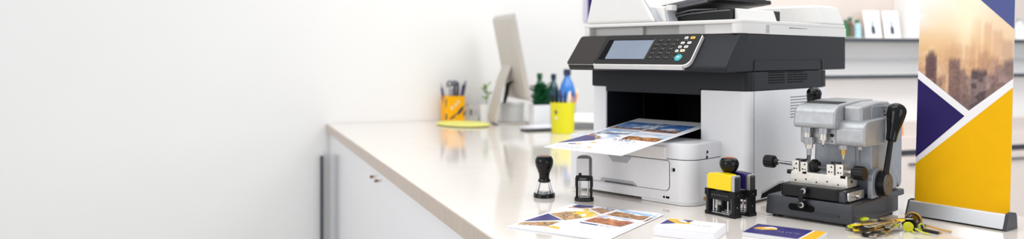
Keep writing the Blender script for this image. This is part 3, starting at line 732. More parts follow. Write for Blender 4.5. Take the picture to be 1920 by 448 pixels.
# lever on the right side
b = MB(); b.prism(CASTD, rrect(.098, .178, .0495, .1120, (.002, .002, .028, .028)), 'x', -.0115, -.001, .003, 3); b.build('lever_bracket', km, 'grey lever bracket')
b = MB(); b.cyl(BLACK, (-.0012, .140, .079), (.0155, .140, .079), .0262, .0262, 32); b.cyl(BLACK, (-.0012, .140, .079), (.0035, .140, .079), .0285, .0285, 32); hb = b.build('lever_hub', km, 'black lever hub')
b = MB(); b.cyl(mat('worn_tan_metal', rgb(104, 98, 92), .55, .2, var=.2, scale=120), (.0156, .140, .079), (.0185, .140, .079), .0240, .0230, 32); b.cyl(DKGREY, (.0184, .140, .079), (.0192, .140, .079), .005); b.build('hub_disc', hb, 'worn tan metal disc')
b = MB(); b.cyl(BLACK, (.0125, .136, .098), (.0182, .152, .1790), .0062, .0054, 14); lv = b.build('lever', km, 'black lever rod')
def grip(p0, p1, s_=1.0):
    p0, p1 = Vector(p0), Vector(p1)
    prof = [(0, .0070), (.03, .0084), (.10, .0086)]
    prof += [(.10 + .70 * k / 10, .0086 + .0066 * sm(0, 1, k / 10)) for k in range(1, 11)]
    prof += [(.80 + .20 * math.sin(R(9 * k)), .0001 + .0151 * math.cos(R(9 * k))) for k in range(1, 11)]
    b = MB(); b.tube(GLOSSK, [p0.lerp(p1, q) for q, r in prof], [r * s_ for q, r in prof], 24); return b
grip((.0180, .1510, .1720), (.0245, .1760, .2545), 1.30).build('handle', lv, 'glossy black handle')
b = MB(); b.cyl(BLACK, (-.172, .152, .09), (-.158, .150, .235), .0046, .0046, 12); lv = b.build('lever', km, 'black lever rod')
grip((-.160, .150, .215), (-.154, .150, .2860), 1.12).build('handle', lv, 'glossy black handle')
b = MB(); b.cyl(BLACK, (-.176, .152, .085), (-.150, .152, .085), .018, None, 24); b.build('lever_hub', km, 'black lever hub')
# maker's plate lettering on the column, perforation row
b = MB()
def KP(y, z): return (-.0100, y, z)
sideline(b, SEAMD, [(.178, .2425), (.205, .2425)], .0016, -.0107, -.0100); 
text_line(b, SEAMD, lambda y, z: (-.0100, y, z), .182, .2310, .020, .0085, 150, 0)
sideline(b, SEAMD, [(.186, .2265), (.204, .2265)], .0042, -.0107, -.0100)
for k in range(6):
    for j in range(3): b.lathe(SEAMD, [(.0008, -.0107), (.0008, -.0100), (0, -.0100)], (0, .150 + k * .010, .2150 - j * .016), 'x', 6)
b.build('maker_plate', km, 'small black lettering and dotted row')

# ------------------------------------------------------------------ roll-up banner
bn = thing('table_banner', 'roll-up counter banner with city photo, navy and yellow triangles', 'banner', (1.0047, 1.636, CT), -53.8)
b = MB(); b.prism(ALU, [(.002, .0035), (.058, .0035), (.052, .0255), (.036, .0320), (.030, .0300), (.0180, .0320), (.0150, .0325)], 'x', -.2020, -.002, .0012, 2)
b.prism(SILVER, [(.0142, .0312), (.0182, .0335), (.0186, .0322), (.0150, .030)], 'x', -.2015, -.0025, .0003)
b.box(BLACK, -.2, -.004, .002, .056, .0015, .0036); b.build('base', bn, 'silver banner base')
for x0, x1 in ((-.2050, -.2018), (-.0022, .0045)):
    b = MB(); b.prism(RAILD, [(-.0005, .0), (.0575, .0), (.0545, .0270), (.0500, .0335), (.0280, .0365), (.0150, .0345)], 'x', x0, x1, .0014, 2); b.build('end_cap', bn, 'dark grey end cap')
b = MB(); b.cyl(ALU, (-.1, .050, .025), (-.1, .0835, .625), .005); b.build('pole', bn)
LEAN = .055; BH = .625
def BP(dy):
    return lambda a, z: (-.1985 + a * .198 / .2, .0325 + LEAN * (z - .03) - dy, z)
b = MB()
b.prism(WHITEB, [(.0325, .029), (.0335, .029), (.0335 + LEAN * (BH - .03), BH), (.0325 + LEAN * (BH - .03), BH)], 'x', -.1985, -.0005)
def city(a, z):
    # blurred skyline at sunrise, as printed
    u = a / .2; v = (z - .235) / .36
    top = mix(c8(244, 240, 238), c8(252, 238, 214), math.exp(-((u - .5) / .4) ** 2))
    c = mix(c8(196, 150, 118), c8(228, 184, 134), sm(.15, .42, v)); c = mix(c, top, sm(.38, .60, v))
    c = mix(c, c8(214, 176, 146), .5 * sm(.55, .95, u) * sm(.25, .45, v) * (1 - sm(.55, .75, v)))
    n0 = fbm(u * 3.2, v * 7, 4); c = mix(c, c8(248, 220, 178), .55 * sm(.45, .65, n0) * (1 - sm(.55, .7, v)))
    for (x0, w, tp, k, col) in ((.50, .055, .60, .30, c8(250, 226, 186)), (.62, .045, .57, .45, c8(222, 168, 118)), (.74, .035, .55, .45, c8(214, 160, 116)), (.84, .045, .50, .45, c8(206, 158, 126)), (.94, .05, .44, .5, c8(178, 142, 124)),
                            (.42, .06, .43, .5, c8(200, 150, 112)), (.33, .04, .40, .4, c8(206, 160, 122)), (.56, .05, .42, .45, c8(198, 146, 110)), (.70, .05, .38, .5, c8(172, 128, 104)), (.80, .05, .34, .5, c8(160, 122, 104)), (.90, .06, .30, .5, c8(150, 118, 106)),
                            (.145, .058, .355, .88, c8(92, 66, 68)), (.145, .03, .385, .8, c8(98, 70, 70)), (.03, .03, .26, .4, c8(170, 126, 104)), (.27, .035, .24, .55, c8(140, 104, 92)),
                            (.40, .055, .33, .8, c8(112, 84, 82)), (.47, .045, .27, .8, c8(118, 90, 86)), (.24, .03, .20, .5, c8(120, 92, 88)), (.56, .05, .235, .7, c8(104, 80, 80)), (.66, .075, .265, .9, c8(74, 58, 64)), (.78, .04, .24, .7, c8(104, 82, 84)), (.87, .045, .29, .65, c8(112, 90, 92)), (.96, .045, .33, .7, c8(104, 84, 88))):
        e = sm(w + .020, w - .012, abs(u - x0)) * sm(tp + .02, tp - .025, v + .012 * noise2(u * 40, 0, 3)); c = mix(c, col, k * e)
    g = math.exp(-((u - .53) ** 2 / .018 + (v - .58) ** 2 / .02)); c = mix(c, c8(255, 240, 208), .85 * g)
    g = math.exp(-((u - .15) ** 2 / .05 + (v - .46) ** 2 / .004)); c = mix(c, c8(240, 202, 150), .5 * g)
    cl = sm(.50, .62, fbm(u * 7, v * 12, 9)) * sm(.32, .18, v) * sm(.42, .60, u); c = mix(c, c8(206, 178, 168), .35 * cl)
    c = mix(c, c8(232, 176, 120), .5 * sm(.55, .66, noise2(u * 16, v * 26, 13)) * sm(.30, .12, v) * sm(.45, .2, u))
    st = .09 * (noise2(u * 46, v * 70, 5) - .5) * sm(.42, .25, v); c = tuple(max(0, min(1, q + st)) for q in c)
    return mix(c, c8(80, 66, 70), .55 * sm(.16, .0, v))
photo = [(.0, .3262), (.113, .2404), (.2, .3115), (.2, .625), (.0, .625)]
ins = inpoly(photo)
Q1, Q2, Q3 = BP(.0003), BP(.0005), BP(.0007)
b.gridf(PHOTOB, 90, 150, lambda u, v: Q1(u * .2, .235 + v * .388), lambda u, v: city(u * .2, .235 + v * .388), lambda u, v: ins(u * .2, .235 + v * .388) or ins(u * .2, .235 + v * .388 + .004))
b.poly(WHITEB, [Q2(*p) for p in ((0, .3262), (.113, .2404), (.2, .3115), (.2, .22), (.0, .12))])
b.poly(NAVYB, [Q3(*p) for p in ((0, .3075), (.1045, .2284), (0, .1290))])
b.poly(YELB, [Q3(*p) for p in ((0, .0295), (.2, .0295), (.2, .2935), (0, .1145))])
b.poly(NAVYL, [Q3(*p) for p in ((.2, .4150), (.2, .625), (.0, .600), (.0, .598))]) if 0 else b.poly(NAVYL, [Q3(*p) for p in ((.2, .4150), (.2, .6249), (.0050, .6249), (.1330, .4786))])
b.build('banner_sheet', bn, 'printed banner sheet')
b = MB(); b.box(ALU, -.2, .001, .0325 + LEAN * .595 - .004, .0325 + LEAN * .595 + .006, .620, .634, .002); b.build('top_rail', bn)

# ------------------------------------------------------------------ bunch of keys
kb = thing('key_bunch', 'bunch of mixed metal keys with black fob and lime tag by the banner', 'keys', (.80, 1.645, CT))
def key_mesh(b, L, hm, bm_, kind):
    r = .0088 if kind != 2 else .0105
    pts = [(r * math.cos(2 * PI * k / 16) - r, r * .9 * math.sin(2 * PI * k / 16)) for k in range(16)]
    th = .0038 if hm in (BLACK, LIME, STAMPY) else .0018
    b.prism(hm, pts, 'z', -th / 2, th / 2, .0004, 1)
    n = 7; top = [(-.001 + (L - .004) * k / n, .0030 - (.0016 if k % 2 else 0) * (k > 1)) for k in range(n + 1)]
    b.prism(bm_, [(-.001, -.0030), (L - .004, -.0030), (L, 0)] + top[::-1], 'z', -.0008, .0008)
    b.prism(VBLACK, [(.0022 * math.cos(2 * PI * k / 10) - r * 1.55, .0022 * math.sin(2 * PI * k / 10)) for k in range(10)], 'z', -th / 2 - .0002, th / 2 + .0002)
rk = random.Random(11)
kinds = [(BLACK, NICKEL), (NICKEL, NICKEL), (STAMPY, BRASS), (BRASS, NICKEL), (CHROME, CHROME), (LIME, NICKEL), (BLACK, BRASS)]
for k in range(46):
    hm, bm_ = kinds[k % 7] if k % 3 else (NICKEL, BRASS)
    b = MB(); key_mesh(b, .034 + rk.random() * .014, hm, bm_, k % 3)
    o = b.build('key', kb, {BRASS: 'brass key', NICKEL: 'nickel key', BLACK: 'black-headed key', STAMPY: 'yellow-headed key', CHROME: 'chrome key', LIME: 'lime-headed key'}[hm])
    lay = k // 9; ang = 0
    rad = .020 + (k % 9) * .0088 - lay * .0055 + rk.uniform(-.004, .004)
    ang = 180 + rk.uniform(-34 * max(0, 1 - rad / .075), 46)
    flip = k % 9 > 2 and k % 4 != 1; sw = rk.uniform(-22, 22); L_ = .044
    qx, qy = -.006 + rad * math.cos(R(ang)), rad * math.sin(R(ang)) * .80 - .002
    if flip: qx = max(qx, -.068); qx += L_ * .55 * math.cos(R(ang + sw)); qy += L_ * .55 * math.sin(R(ang + sw))
    else: qx = max(qx, -.050)
    o.location = (qx, qy, .0042 + lay * .0030 + .0028 * max(0, 1 - rad / .08) * 2)
    o.rotation_euler = (R(rk.uniform(-12, 12)), R(rk.uniform(-3, 4) + (-3 if flip else 3)), R(ang + sw + (180 if flip else 0)))
b = MB(); Mf = Matrix.Translation((.026, .010, .0165)) @ Matrix.Rotation(R(52), 4, 'Z') @ Matrix.Rotation(R(-8), 4, 'Y')
b.lathe(GLOSSK, [(.0120, -.020), (.0142, -.0195), (.0150, -.016), (.0138, -.0135), (.0138, .012), (.0150, .014), (.0142, .0185), (.0110, .020), (0, .020)], (0, 0, 0), 'x', 28, Mf); fb = b.build('fob', kb, 'black cylindrical fob')
b = MB(); Ml = Matrix.Translation((.0085, -.0120, .0105)) @ Matrix.Rotation(R(75), 4, 'Z') @ Matrix.Rotation(R(-12), 4, 'Y')
b.lathe(LIME, [(.0100, -.002), (.0105, -.001), (.0105, .001), (.0100, .002), (0, .002)], (0, 0, 0), 'x', 24, Ml)
for q in range(5): b.box(BTNY, -.0024, -.0019, -.006 + q * .0025, -.0045 + q * .0025, -.005 + (q % 3) * .003, -.001 + (q % 3) * .003, 0, 1, Ml)
b.build('tag_disc', kb, 'lime yellow round tag')
def ring(b, m, c, r, w, rz, tilt, seg=24):
    Mr = Matrix.Translation(c) @ Matrix.Rotation(R(rz), 4, 'Z') @ Matrix.Rotation(R(tilt), 4, 'X')
    b.tube(m, [Mr @ Vector((r * math.cos(2 * PI * k / seg), r * math.sin(2 * PI * k / seg), 0)) for k in range(seg + 1)], w, 8)
b = MB(); ring(b, CORDM, (.034, .019, .0175), .0158, .0011, 52 + 90, 86); ring(b, CORDM, (.0375, .0225, .0175), .0158, .0010, 52 + 90, 84); b.build('key_ring', kb, 'brass ring round the fob')
b = MB(); ring(b, LIME, (.040, -.004, .0085), .0062, .0015, 20, 70); ring(b, BLACK, (.040, -.0030, .0085), .0042, .0014, 20, 70); b.build('key_loop', kb, 'lime and black loop')
b = MB(); b.tube(CORDM, [(.046, .014, .011), (.058, .006, .0085), (.074, -.010, .0045), (.090, -.024, .0026)], .0017, 8); b.tube(CORDM, [(.046, .0165, .011), (.059, .0085, .0085), (.0765, -.008, .0045), (.0915, -.0225, .0026)], .0017, 8)
b.tube(CORDM, [(.046, -.004, .006), (.058, -.020, .003), (.066, -.032, .0022)], .0020, 8); b.build('cord', kb, 'tan cord')
b = MB(); b.tube(LIME, [(.020, -.018, .0080), (.027, -.030, .004), (.034, -.046, .0022)], .0016, 8); b.tube(LIME, [(.010, -.020, .006), (.012, -.034, .0022)], .0014, 8); b.build('strap', kb, 'lime strap')
b = MB(); b.cyl(DKGREY, (.044, .006, .0075), (.052, .002, .0065), .0065, .006); b.tube(BLACK, [(.038, -.012, .004), (.050, -.024, .0035), (.058, -.036, .0028)], .0032, 8); b.build('toggle', kb, 'dark grey toggle')

# ------------------------------------------------------------------ far end of the counter
def pen(p0, p1, m, tipm, label, r=.0045, group='pens in the orange cup'):
    p0, p1 = Vector(p0), Vector(p1); d = p1 - p0
    t = thing('pen', label, 'pen', p0, 0, group)
    b = MB(); b.tube(m, [Vector((0, 0, 0)), d * .86, d], [r * .9, r, r * .9], 10); b.build('barrel', t)
    b = MB(); b.tube(tipm, [d * 1.0, d * 1.10, d * 1.14], [r * .8, r * .6, r * .25], 10); b.build('cap', t)
    return t
# orange cup with navy pattern
oc = co(.668, -.075); t = thing('pen_cup', 'square orange pen cup with dark navy pattern near the far wall', 'pen cup', oc, CRZ)
b = MB(); W2, H2 = .054, .140
for x0, x1, y0, y1 in ((-W2, W2, -W2, -W2 + .004), (-W2, W2, W2 - .004, W2), (-W2, -W2 + .004, -W2 + .004, W2 - .004), (W2 - .004, W2, -W2 + .004, W2 - .004)): b.box(ORCUP, x0, x1, y0, y1, 0, H2, .001)
b.box(ORCUP, -W2 + .004, W2 - .004, -W2 + .004, W2 - .004, 0, .005)
yy = -W2 - .0003
for pts in (((-.054, .07), (-.047, .10), (-.047, .125), (-.054, .13)), ((-.054, .01), (-.044, .02), (-.046, .045), (-.054, .05)), ((-.03, .012), (-.012, .022), (.004, .034), (-.004, .040), (-.028, .024)), ((.008, .036), (.026, .044), (.044, .066), (.050, .088), (.034, .080), (.014, .058)), ((.040, .03), (.054, .04), (.054, .065), (.046, .05)), ((-.012, .028), (.002, .040), (.012, .052), (.0, .046))):
    b.poly(CAPD, [(x, yy, z) for x, z in pts])
for pts in (((-.026, .068), (-.012, .072), (-.014, .088), (-.024, .084)), ((-.004, .084), (.008, .09), (.006, .104), (-.002, .098)), ((.014, .1), (.022, .104), (.02, .122), (.012, .112))):
    b.poly(BTNW, [(x, yy - .0001, z) for x, z in pts])
b.build('cup', t)
for dx, dy, ex, m_, tp, lb, ht in ((-.032, .0, -.062, PURP, GREYP, 'slim purple pen leaning left out of the orange cup', .185), (-.018, .01, -.028, BOXW, GREYP, 'white pen upright in the orange cup', .185), (.002, -.012, .008, CAPD, CAPD, 'navy marker upright in the middle of the orange cup', .188), (.020, .0, .030, CAPD, CAPD, 'navy marker right of centre in the orange cup', .19), (.032, .012, .072, CAPD, PURP, 'navy marker leaning far right in the orange cup', .195), (.030, -.02, .050, PURP, CAPD, 'purple marker leaning slightly right in the orange cup', .18)):
    pen(tuple(oc + cx_ * dx + cy_ * dy + Vector((0, 0, .008))), tuple(oc + cx_ * ex + cy_ * dy + Vector((0, 0, ht))), m_, tp, lb, .0075)
sp = oc + cx_ * -.012 + cy_ * -.02
t = thing('scissors', 'dark-handled scissors standing in the orange pen cup', 'scissors', sp, CRZ)
for s_ in (-1, 1):
    b = MB(); b.tube(CHROME, [(s_ * .004, 0, .008), (0, 0, .14), (-s_ * .008, 0, .185)], .004, 8); bl = b.build('blade', t)
    b = MB(); ring(b, CAPD, (-s_ * .014 + .004, 0, .207), .0125, .0045, 0, 90); b.build('handle', bl, 'dark ring handle')
# lime pad
o = MB(); o.lathe(PADM, [(.090, .0004), (.118, .004), (.122, .008), (.112, .0125), (.06, .0155), (0, .016)], (0, 0, 0), seg=40, sx=1.0, sy=1.45)
o = o.build('desk_pad'); tag(o, 'pale lime rounded pad lying flat beside the monitor foot', 'pad'); p = co(.655, -.325); put(o, p, CRZ + 18)
# monitor seen from behind
mo = thing('desktop_monitor', 'thin aluminium desktop monitor seen from behind at a steep angle', 'monitor', tuple(Vector((-.095, 4.185, CT))), 0)
hd_ = Vector((-.30, .954, 0)).normalized(); nb = Vector((-hd_.y, hd_.x, 0)); up = Vector((0, 0, 1))
bot = Vector((.082 - .095 * 0 + .012 + .095, 4.06 - 4.185, .128))     # near bottom corner, relative to the foot
lean = nb * .088 + up * .445
Wd = .38
def frame_M(o_, ex, ey, ez):
    return Matrix(((ex.x, ey.x, ez.x, o_.x), (ex.y, ey.y, ez.y, o_.y), (ex.z, ey.z, ez.z, o_.z), (0, 0, 0, 1)))
lu = lean.normalized(); ln = hd_.cross(lu).normalized()
if ln.dot(nb) < 0: ln = -ln
MM = frame_M(bot, hd_, lu, ln)
H_ = lean.length
b = MB(); b.frustum(MONIT, (0, Wd, 0, H_), (.02, Wd - .02, .02, H_ - .02), -.004, .014, .004, 2, MM); b.frustum(MONIT, (.02, Wd - .02, .02, H_ - .02), (.10, Wd - .10, .10, H_ - .10), .0135, .030, .004, 3, MM)
b.box(SILVER, .0, Wd, 0, H_, -.008, -.004, .001, 1, MM); b.build('back_shell', mo, 'warm grey aluminium back')
b = MB(); b.box(BLACK, .004, Wd - .004, .05, H_ - .004, -.0092, -.0078, 0, 1, MM); b.build('screen', mo, 'dark screen facing away')
cen = bot + hd_ * (Wd / 2)
b = MB(); att = MM @ Vector((Wd / 2, H_ * .42, .028)); rear = cen + nb * .150; rear.z = .006
wv = hd_ * .075
def plate(bb, m, pts, th=.006):
    # a bent plate of width 2*wv through the centre-line pts
    t_ = bmesh.new(); rows = []
    for i, p in enumerate(pts):
        p = Vector(p); q = Vector(pts[min(i + 1, len(pts) - 1)]) - Vector(pts[max(i - 1, 0)]); n_ = q.cross(hd_).normalized() * th / 2
        rows.append([t_.verts.new(p - wv + n_), t_.verts.new(p + wv + n_), t_.verts.new(p + wv - n_), t_.verts.new(p - wv - n_)])
    for a_, c_ in zip(rows, rows[1:]):
        for k in range(4): t_.faces.new((a_[k], a_[(k + 1) % 4], c_[(k + 1) % 4], c_[k]))
    t_.faces.new(rows[0]); t_.faces.new(rows[-1][::-1]); bmesh.ops.recalc_face_normals(t_, faces=t_.faces); bb.add(t_, m)
fwd = cen - nb * .07; fwd.z = .004
plate(b, MONIT, [att, att * .75 + rear * .25 + nb * .012, att * .4 + rear * .6 + nb * .010, rear + up * .03, rear + nb * -.004 + up * .006, rear - nb * .02 - up * .002, fwd])
b.build('stand', mo, 'curved aluminium stand')
b = MB(); a2 = MM @ Vector((.16, H_ * .22, .032)); b.tube(BLACK, [a2, a2 + nb * .02 - up * .01, a2 + nb * .028 - up * .06, a2 + nb * .04 - up * .11], [.006, .012, .012, .008], 10)
b.tube(BLACK, [a2, a2 - nb * .0 + up * .01 - hd_ * .04, a2 - hd_ * .08 + nb * -.008], .0025, 8); b.build('cable', mo, 'black cable loop')
# white boxes, grey folder block, small plant behind the monitor
def carton(label, x, y, w, d, h, m=BOXW, rz=CRZ, name='storage_box', lid=True, group=None):
    p = co(x, y); t = thing(name, label, 'box', p, rz, group)
    b = MB(); b.box(m, -w / 2, w / 2, -d / 2, d / 2, 0, h * (.8 if lid else 1), .002); b.build('body', t)
    if lid: b = MB(); b.box(m, -w / 2 - .003, w / 2 + .003, -d / 2 - .003, d / 2 + .003, h * .8 + .0005, h, .002); b.build('lid', t)
    return p
carton('white storage box behind the monitor stand', .968, -.16, .13, .10, .105)
for k in range(3):
    p = co(.738 + k * .028, -.055); t = thing('ring_binder', ['pale grey binder nearest the orange pen cup', 'middle one of three pale grey binders by the wall', 'pale grey binder nearest the small potted plant'][k], 'binder', p, CRZ, 'grey binders by the wall')
    b = MB(); b.box(CONCR, -.0135, .0135, -.04, .04, 0, .085 + .004 * (k % 2), .002); b.build('cover', t)
    b = MB(); b.box(GREYP if k != 1 else DKGREY, -.006, .006, -.0412, -.0398, .03, .065, .0003); b.build('spine_label', t)
p = co(.853, -.10); t = thing('potted_plant', 'small white pot with a thin green sprig by the wall', 'plant', p, CRZ)
b = MB(); b.lathe(BOXW, [(.034, 0), (.042, .085), (.043, .092), (.038, .092), (.036, .08), (0, .08)], (0, 0, 0)); b.build('pot', t)
def leaves(b, m, n, h0, h1, spread, L, w, seed):
    r = random.Random(seed)
    for k in range(n):
        a = r.uniform(0, 2 * PI); rr = spread * math.sqrt(r.random()); z = r.uniform(h0, h1)
        p0 = Vector((rr * .4 * math.cos(a), rr * .4 * math.sin(a), z)); d = Vector((math.cos(a), math.sin(a), r.uniform(.3, 1.6))).normalized(); l = L * r.uniform(.6, 1.1)
        s_ = d.cross(Vector((0, 0, 1))).normalized() * w * r.uniform(.7, 1.1); mid = p0 + d * l * .5 + Vector((0, 0, .006)); tip = p0 + d * l - Vector((0, 0, l * .12))
        b.poly(m, [p0, mid + s_, tip]); b.poly(m, [p0, tip, mid - s_])
b = MB(); leaves(b, LEAFL, 12, .11, .19, .012, .045, .010, 5); leaves(b, LEAF, 3, .14, .16, .01, .03, .01, 6); b.build('foliage', t, 'thin pale green leaves')
b = MB(); b.tube(LEAFL, [(0, 0, .08), (.002, 0, .14), (0, 0, .19)], .0025, 6); b.build('stem', t)
# planter with dark leaves
p = Vector((.150, 4.16, CT)); t = thing('planter', 'white rectangular planter with dark green leaves in front of the bottles', 'planter', p, CRZ)
b = MB()
for x0, x1, y0, y1 in ((-.052, .036, -.04, -.035), (-.052, .036, .035, .04), (-.052, -.047, -.035, .035), (.031, .036, -.035, .035)): b.box(BOXW, x0, x1, y0, y1, 0, .105, .001)
b.box(CAPD, -.047, .031, -.035, .035, .0, .092); b.box(GREYP, .0362, .060, -.038, .038, 0, .102, .002); b.build('pot', t, 'white trough with grey end')
b = MB(); 
for k, dx in enumerate((-.020, -.004, .014, .028)):
    b.bm.verts.index_update(); n0 = len(b.bm.verts); leaves(b, LEAF, 40, .085, .195, .020, .058, .016, 20 + k)
    b.bm.verts.ensure_lookup_table()
    for v in list(b.bm.verts)[n0:]: v.co.x += dx
b.build('foliage', t, 'dark green pointed leaves')
# bottles
def bottle(label, X, Y, h, r, m, capm, lab=None):
    t = thing('bottle', label, 'bottle', (X, Y, CT), 0, 'bottles behind the planter')
    b = MB(); b.lathe(m, [(r * .92, 0), (r, .006), (r, h * .55), (r * .97, h * .62), (r * .75, h * .74), (r * .40, h * .84), (r * .34, h * .90), (0, h * .90)], (0, 0, 0)); bd = b.build('body', t)
    b = MB(); b.lathe(capm, [(r * .42, h * .895), (r * .44, h * .90), (r * .44, h * .985), (r * .38, h), (0, h)], (0, 0, 0)); b.build('cap', t)
    if lab: b = MB(); b.lathe(lab, [(r * 1.005, h * .22), (r * 1.012, h * .225), (r * 1.012, h * .50), (r * 1.005, h * .505)], (0, 0, 0)); b.poly(BTNW, [(-.014, -r * 1.03, h * .30), (.012, -r * 1.03, h * .28), (.018, -r * 1.03, h * .42), (-.008, -r * 1.03, h * .46)]); b.build('label_band', bd)
    return t
bottle('dark green bottle with green cap behind the planter', .149, 4.30, .265, .034, GBOT, LEAF)
bottle('dark teal bottle between the green and blue bottles', .2215, 4.265, .262, .033, TBOT, CAPD, TBOT)
bottle('tall blue bottle with dark cap behind the lime pen cup', .276, 4.0, .292, .0425, BBOT, CAPD, mat('pale_blue_label', rgb(120, 175, 225), .4))
# lime cup and pens
yc = Vector((.236, 3.72, CT)); t = thing('pen_cup', 'bright lime yellow round pen cup beside the printer', 'pen cup', yc)
b = MB(); b.lathe(LIMEC, [(.050, 0), (.052, .002), (.0585, .141), (.0575, .143), (.0555, .141), (.050, .006), (0, .006)], (0, 0, 0), seg=36); b.build('cup', t)
b = MB()
for a, z in ((-2.22, .106), (-2.14, .099), (-2.30, .099), (-2.22, .094)): b.lathe(DKGREY, [(.0040, .053), (.0040, .0580), (0, .0582)], (0, 0, 0), 'x', 10, Matrix.Rotation(a, 4, 'Z') @ Matrix.Translation((0, 0, z)))
b.lathe(BTNW, [(.006, .053), (.006, .0578), (0, .058)], (0, 0, 0), 'x', 10, Matrix.Rotation(-2.2, 4, 'Z') @ Matrix.Translation((0, 0, .072)))
b.build('emblem', t, 'small dark flower emblem')
for dx, dy, ex, ey, h, m_, tp, lb, r in ((-.035, .0, -.050, .0, .175, BLACK, CAPD, 'black marker leaning left in the lime cup', .008), (-.022, .02, -.028, .02, .19, BLACK, BLACK, 'tall black marker at left of the lime cup', .008), (-.006, -.01, -.010, -.01, .178, CAPD, PURP, 'navy marker in the middle of the lime cup', .008), (.008, .02, .012, .02, .172, PURP, PURP, 'purple marker in the middle of the lime cup', .007), (.018, -.02, .030, -.02, .172, TANPEN, TANPEN, 'thick pale cream pencil in the lime cup', .010), (.030, .0, .064, .0, .182, ORPEN, TANPEN, 'orange pencil leaning right out of the lime cup', .006), (.026, .02, .044, .02, .170, ORPEN, BLACK, 'short orange pencil behind the cream one in the lime cup', .005)):
    pen(tuple(yc + Vector((dx, dy, .010))), tuple(yc + Vector((ex, ey, h))), m_, tp, lb, r, 'pens in the lime cup')
# phone, papers, white trays
t = thing('smartphone', 'black smartphone lying flat left of the lime pen cup', 'phone', tuple(co(.905, -.735)), CRZ + 6)
b = MB(); b.prism(BLACK, rrect(-.075, .075, -.036, .036, .010), 'z', .0, .008, .002); b.build('body', t)
b = MB(); b.prism(TRIMD, rrect(-.070, .070, -.032, .032, .006), 'z', .0081, .0086); b.build('screen', t)
for k in range(3):
    b = MB(); sheet(b, .132, .17, lambda x, y: .0012 + k * .0016 + .010 * (x / .132) ** 2 * (k == 2), .0006, 8, 4); o = b.build('paper_sheet')
    tag(o, ['bottom white sheet of the loose papers behind the phone', 'middle white sheet of the loose papers behind the phone', 'top white sheet of the loose papers behind the phone'][k], 'paper', 'loose papers by the phone'); put(o, tuple(co(.90 + k * .014, -.685 + k * .004)), CRZ + 1 + 2 * k)
p = Vector((.362, 3.86, CT))
for k, (w, d, h, z, lb) in enumerate(((.17, .20, .030, 0, 'lower white letter tray behind the printer, right of lime cup'), (.165, .19, .030, .045, 'upper white letter tray behind the printer, right of lime cup'))):
    t = thing('letter_tray', lb, 'tray', p + Vector((0, 0, z)), PRZ + 40, 'letter trays behind the printer')
    b = MB(); b.box(BOXW, -w / 2, w / 2, -d / 2, d / 2, 0, .004); 
    for x0, x1, y0, y1 in ((-w / 2, w / 2, d / 2 - .004, d / 2), (-w / 2, -w / 2 + .004, -d / 2, d / 2), (w / 2 - .004, w / 2, -d / 2, d / 2)): b.box(BOXW, x0, x1, y0, y1, .0, h, .001)
    b.build('shell', t)
    if k == 0:
        for sx in (-1, 1):
            for sy in (-1, 1): q = MB(); q.cyl(GREYP, (sx * (w / 2 - .006), sy * (d / 2 - .006), .029), (sx * (w / 2 - .006), sy * (d / 2 - .006), .045), .003); q.build('riser', t)
# navy wall banner glimpsed behind the feeder
t = thing('wall_banner', 'navy banner with lilac border hanging on the wall behind the printer', 'banner', tuple(co(1.49, -.004, .56)), CRZ)
b = MB(); b.box(NAVYB, .018, .40, -.006, .0, .0, .8, .001); b.build('cloth', t)
b = MB(); b.box(mat('lilac_border', rgb(206, 200, 224), .6), 0, .0178, -.006, .0, .0, .8, .001); b.build('border', t, 'pale lilac border')

# ------------------------------------------------------------------ shelving on the right
sh = thing('shelf_unit', 'white wall shelving above a beige base cabinet, behind the counter', 'shelving', tuple(co(0, 0, -CT)), CRZ)
X0, X1 = 1.95, 4.9
b = MB(); b.box(SHELFW, X0, X1, -.60, -.575, 0, 2.6); b.build('back_panel', sh)
b = MB(); b.box(BEIGE, X0, X1, -.60, -.576, CT + .46, CT + 1.5) if 0 else b.box(BEIGE, X0, X1, -.612, -.6005, CT + .458, CT + 1.4); b.build('upper_back', sh, 'beige back panel of the top shelf')
for z0, z1, y0, m2 in ((.438, .459, -.80, SHELFD), (.332, .348, -.69, GREYP), (.232, .254, -.73, SHELFD), (1.0, 1.03, -.80, CONCR)):
    b = MB(); b.box(SHELFW, X0, X1, y0 + .004, -.60 if z0 < .43 else -.613, CT + z0, CT + z1, .002); b.box(m2, X0, X1, y0, y0 + .0035, CT + z0 - .004, CT + z1 - .003, .001); b.build('shelf', sh)  # front strip coloured darker to stand for the shelf's shaded underside
b = MB(); b.box(SHELFW, 3.204, 3.304, -.795, -.613, CT + .4595, CT + 1.0, .002); b.build('upright', sh)
b = MB(); b.box(SHELFW, X0, X0 + .03, -.81, -.60, CT + .2545, CT + 1.4, .002); b.build('end_panel', sh)
b = MB(); b.box(BEIGE, X0 + .4, X1, -1.29, -.61, .08, CT - .125); b.box(TRIMD, X0 + .4, X1, -1.25, -.61, 0, .079); cb = b.build('base_cabinet_body', sh)
for k in range(4):
    xa = X0 + .4 + k * .6375
    b = MB(); b.box(BEIGE, xa + .002, xa + .6355, -1.31, -1.2902, .085, CT - .128, .002); d = b.build('door', cb, 'beige cabinet door')
    b = MB(); b.box(DKGREY, xa + .25, xa + .38, -1.322, -1.3105, CT - .17, CT - .16, .002); b.build('handle', d)
b = MB(); b.box(TRIMD, X0 + .4, X1, -1.285, -.61, CT - .1245, CT - .095); b.build('shadow_gap', sh, 'black recessed strip')
b = MB(); b.box(BEIGE, X0 + .38, X1, -1.32, -.605, CT - .0945, CT - .032, .003); b.build('cabinet_top', sh, 'beige cabinet top')
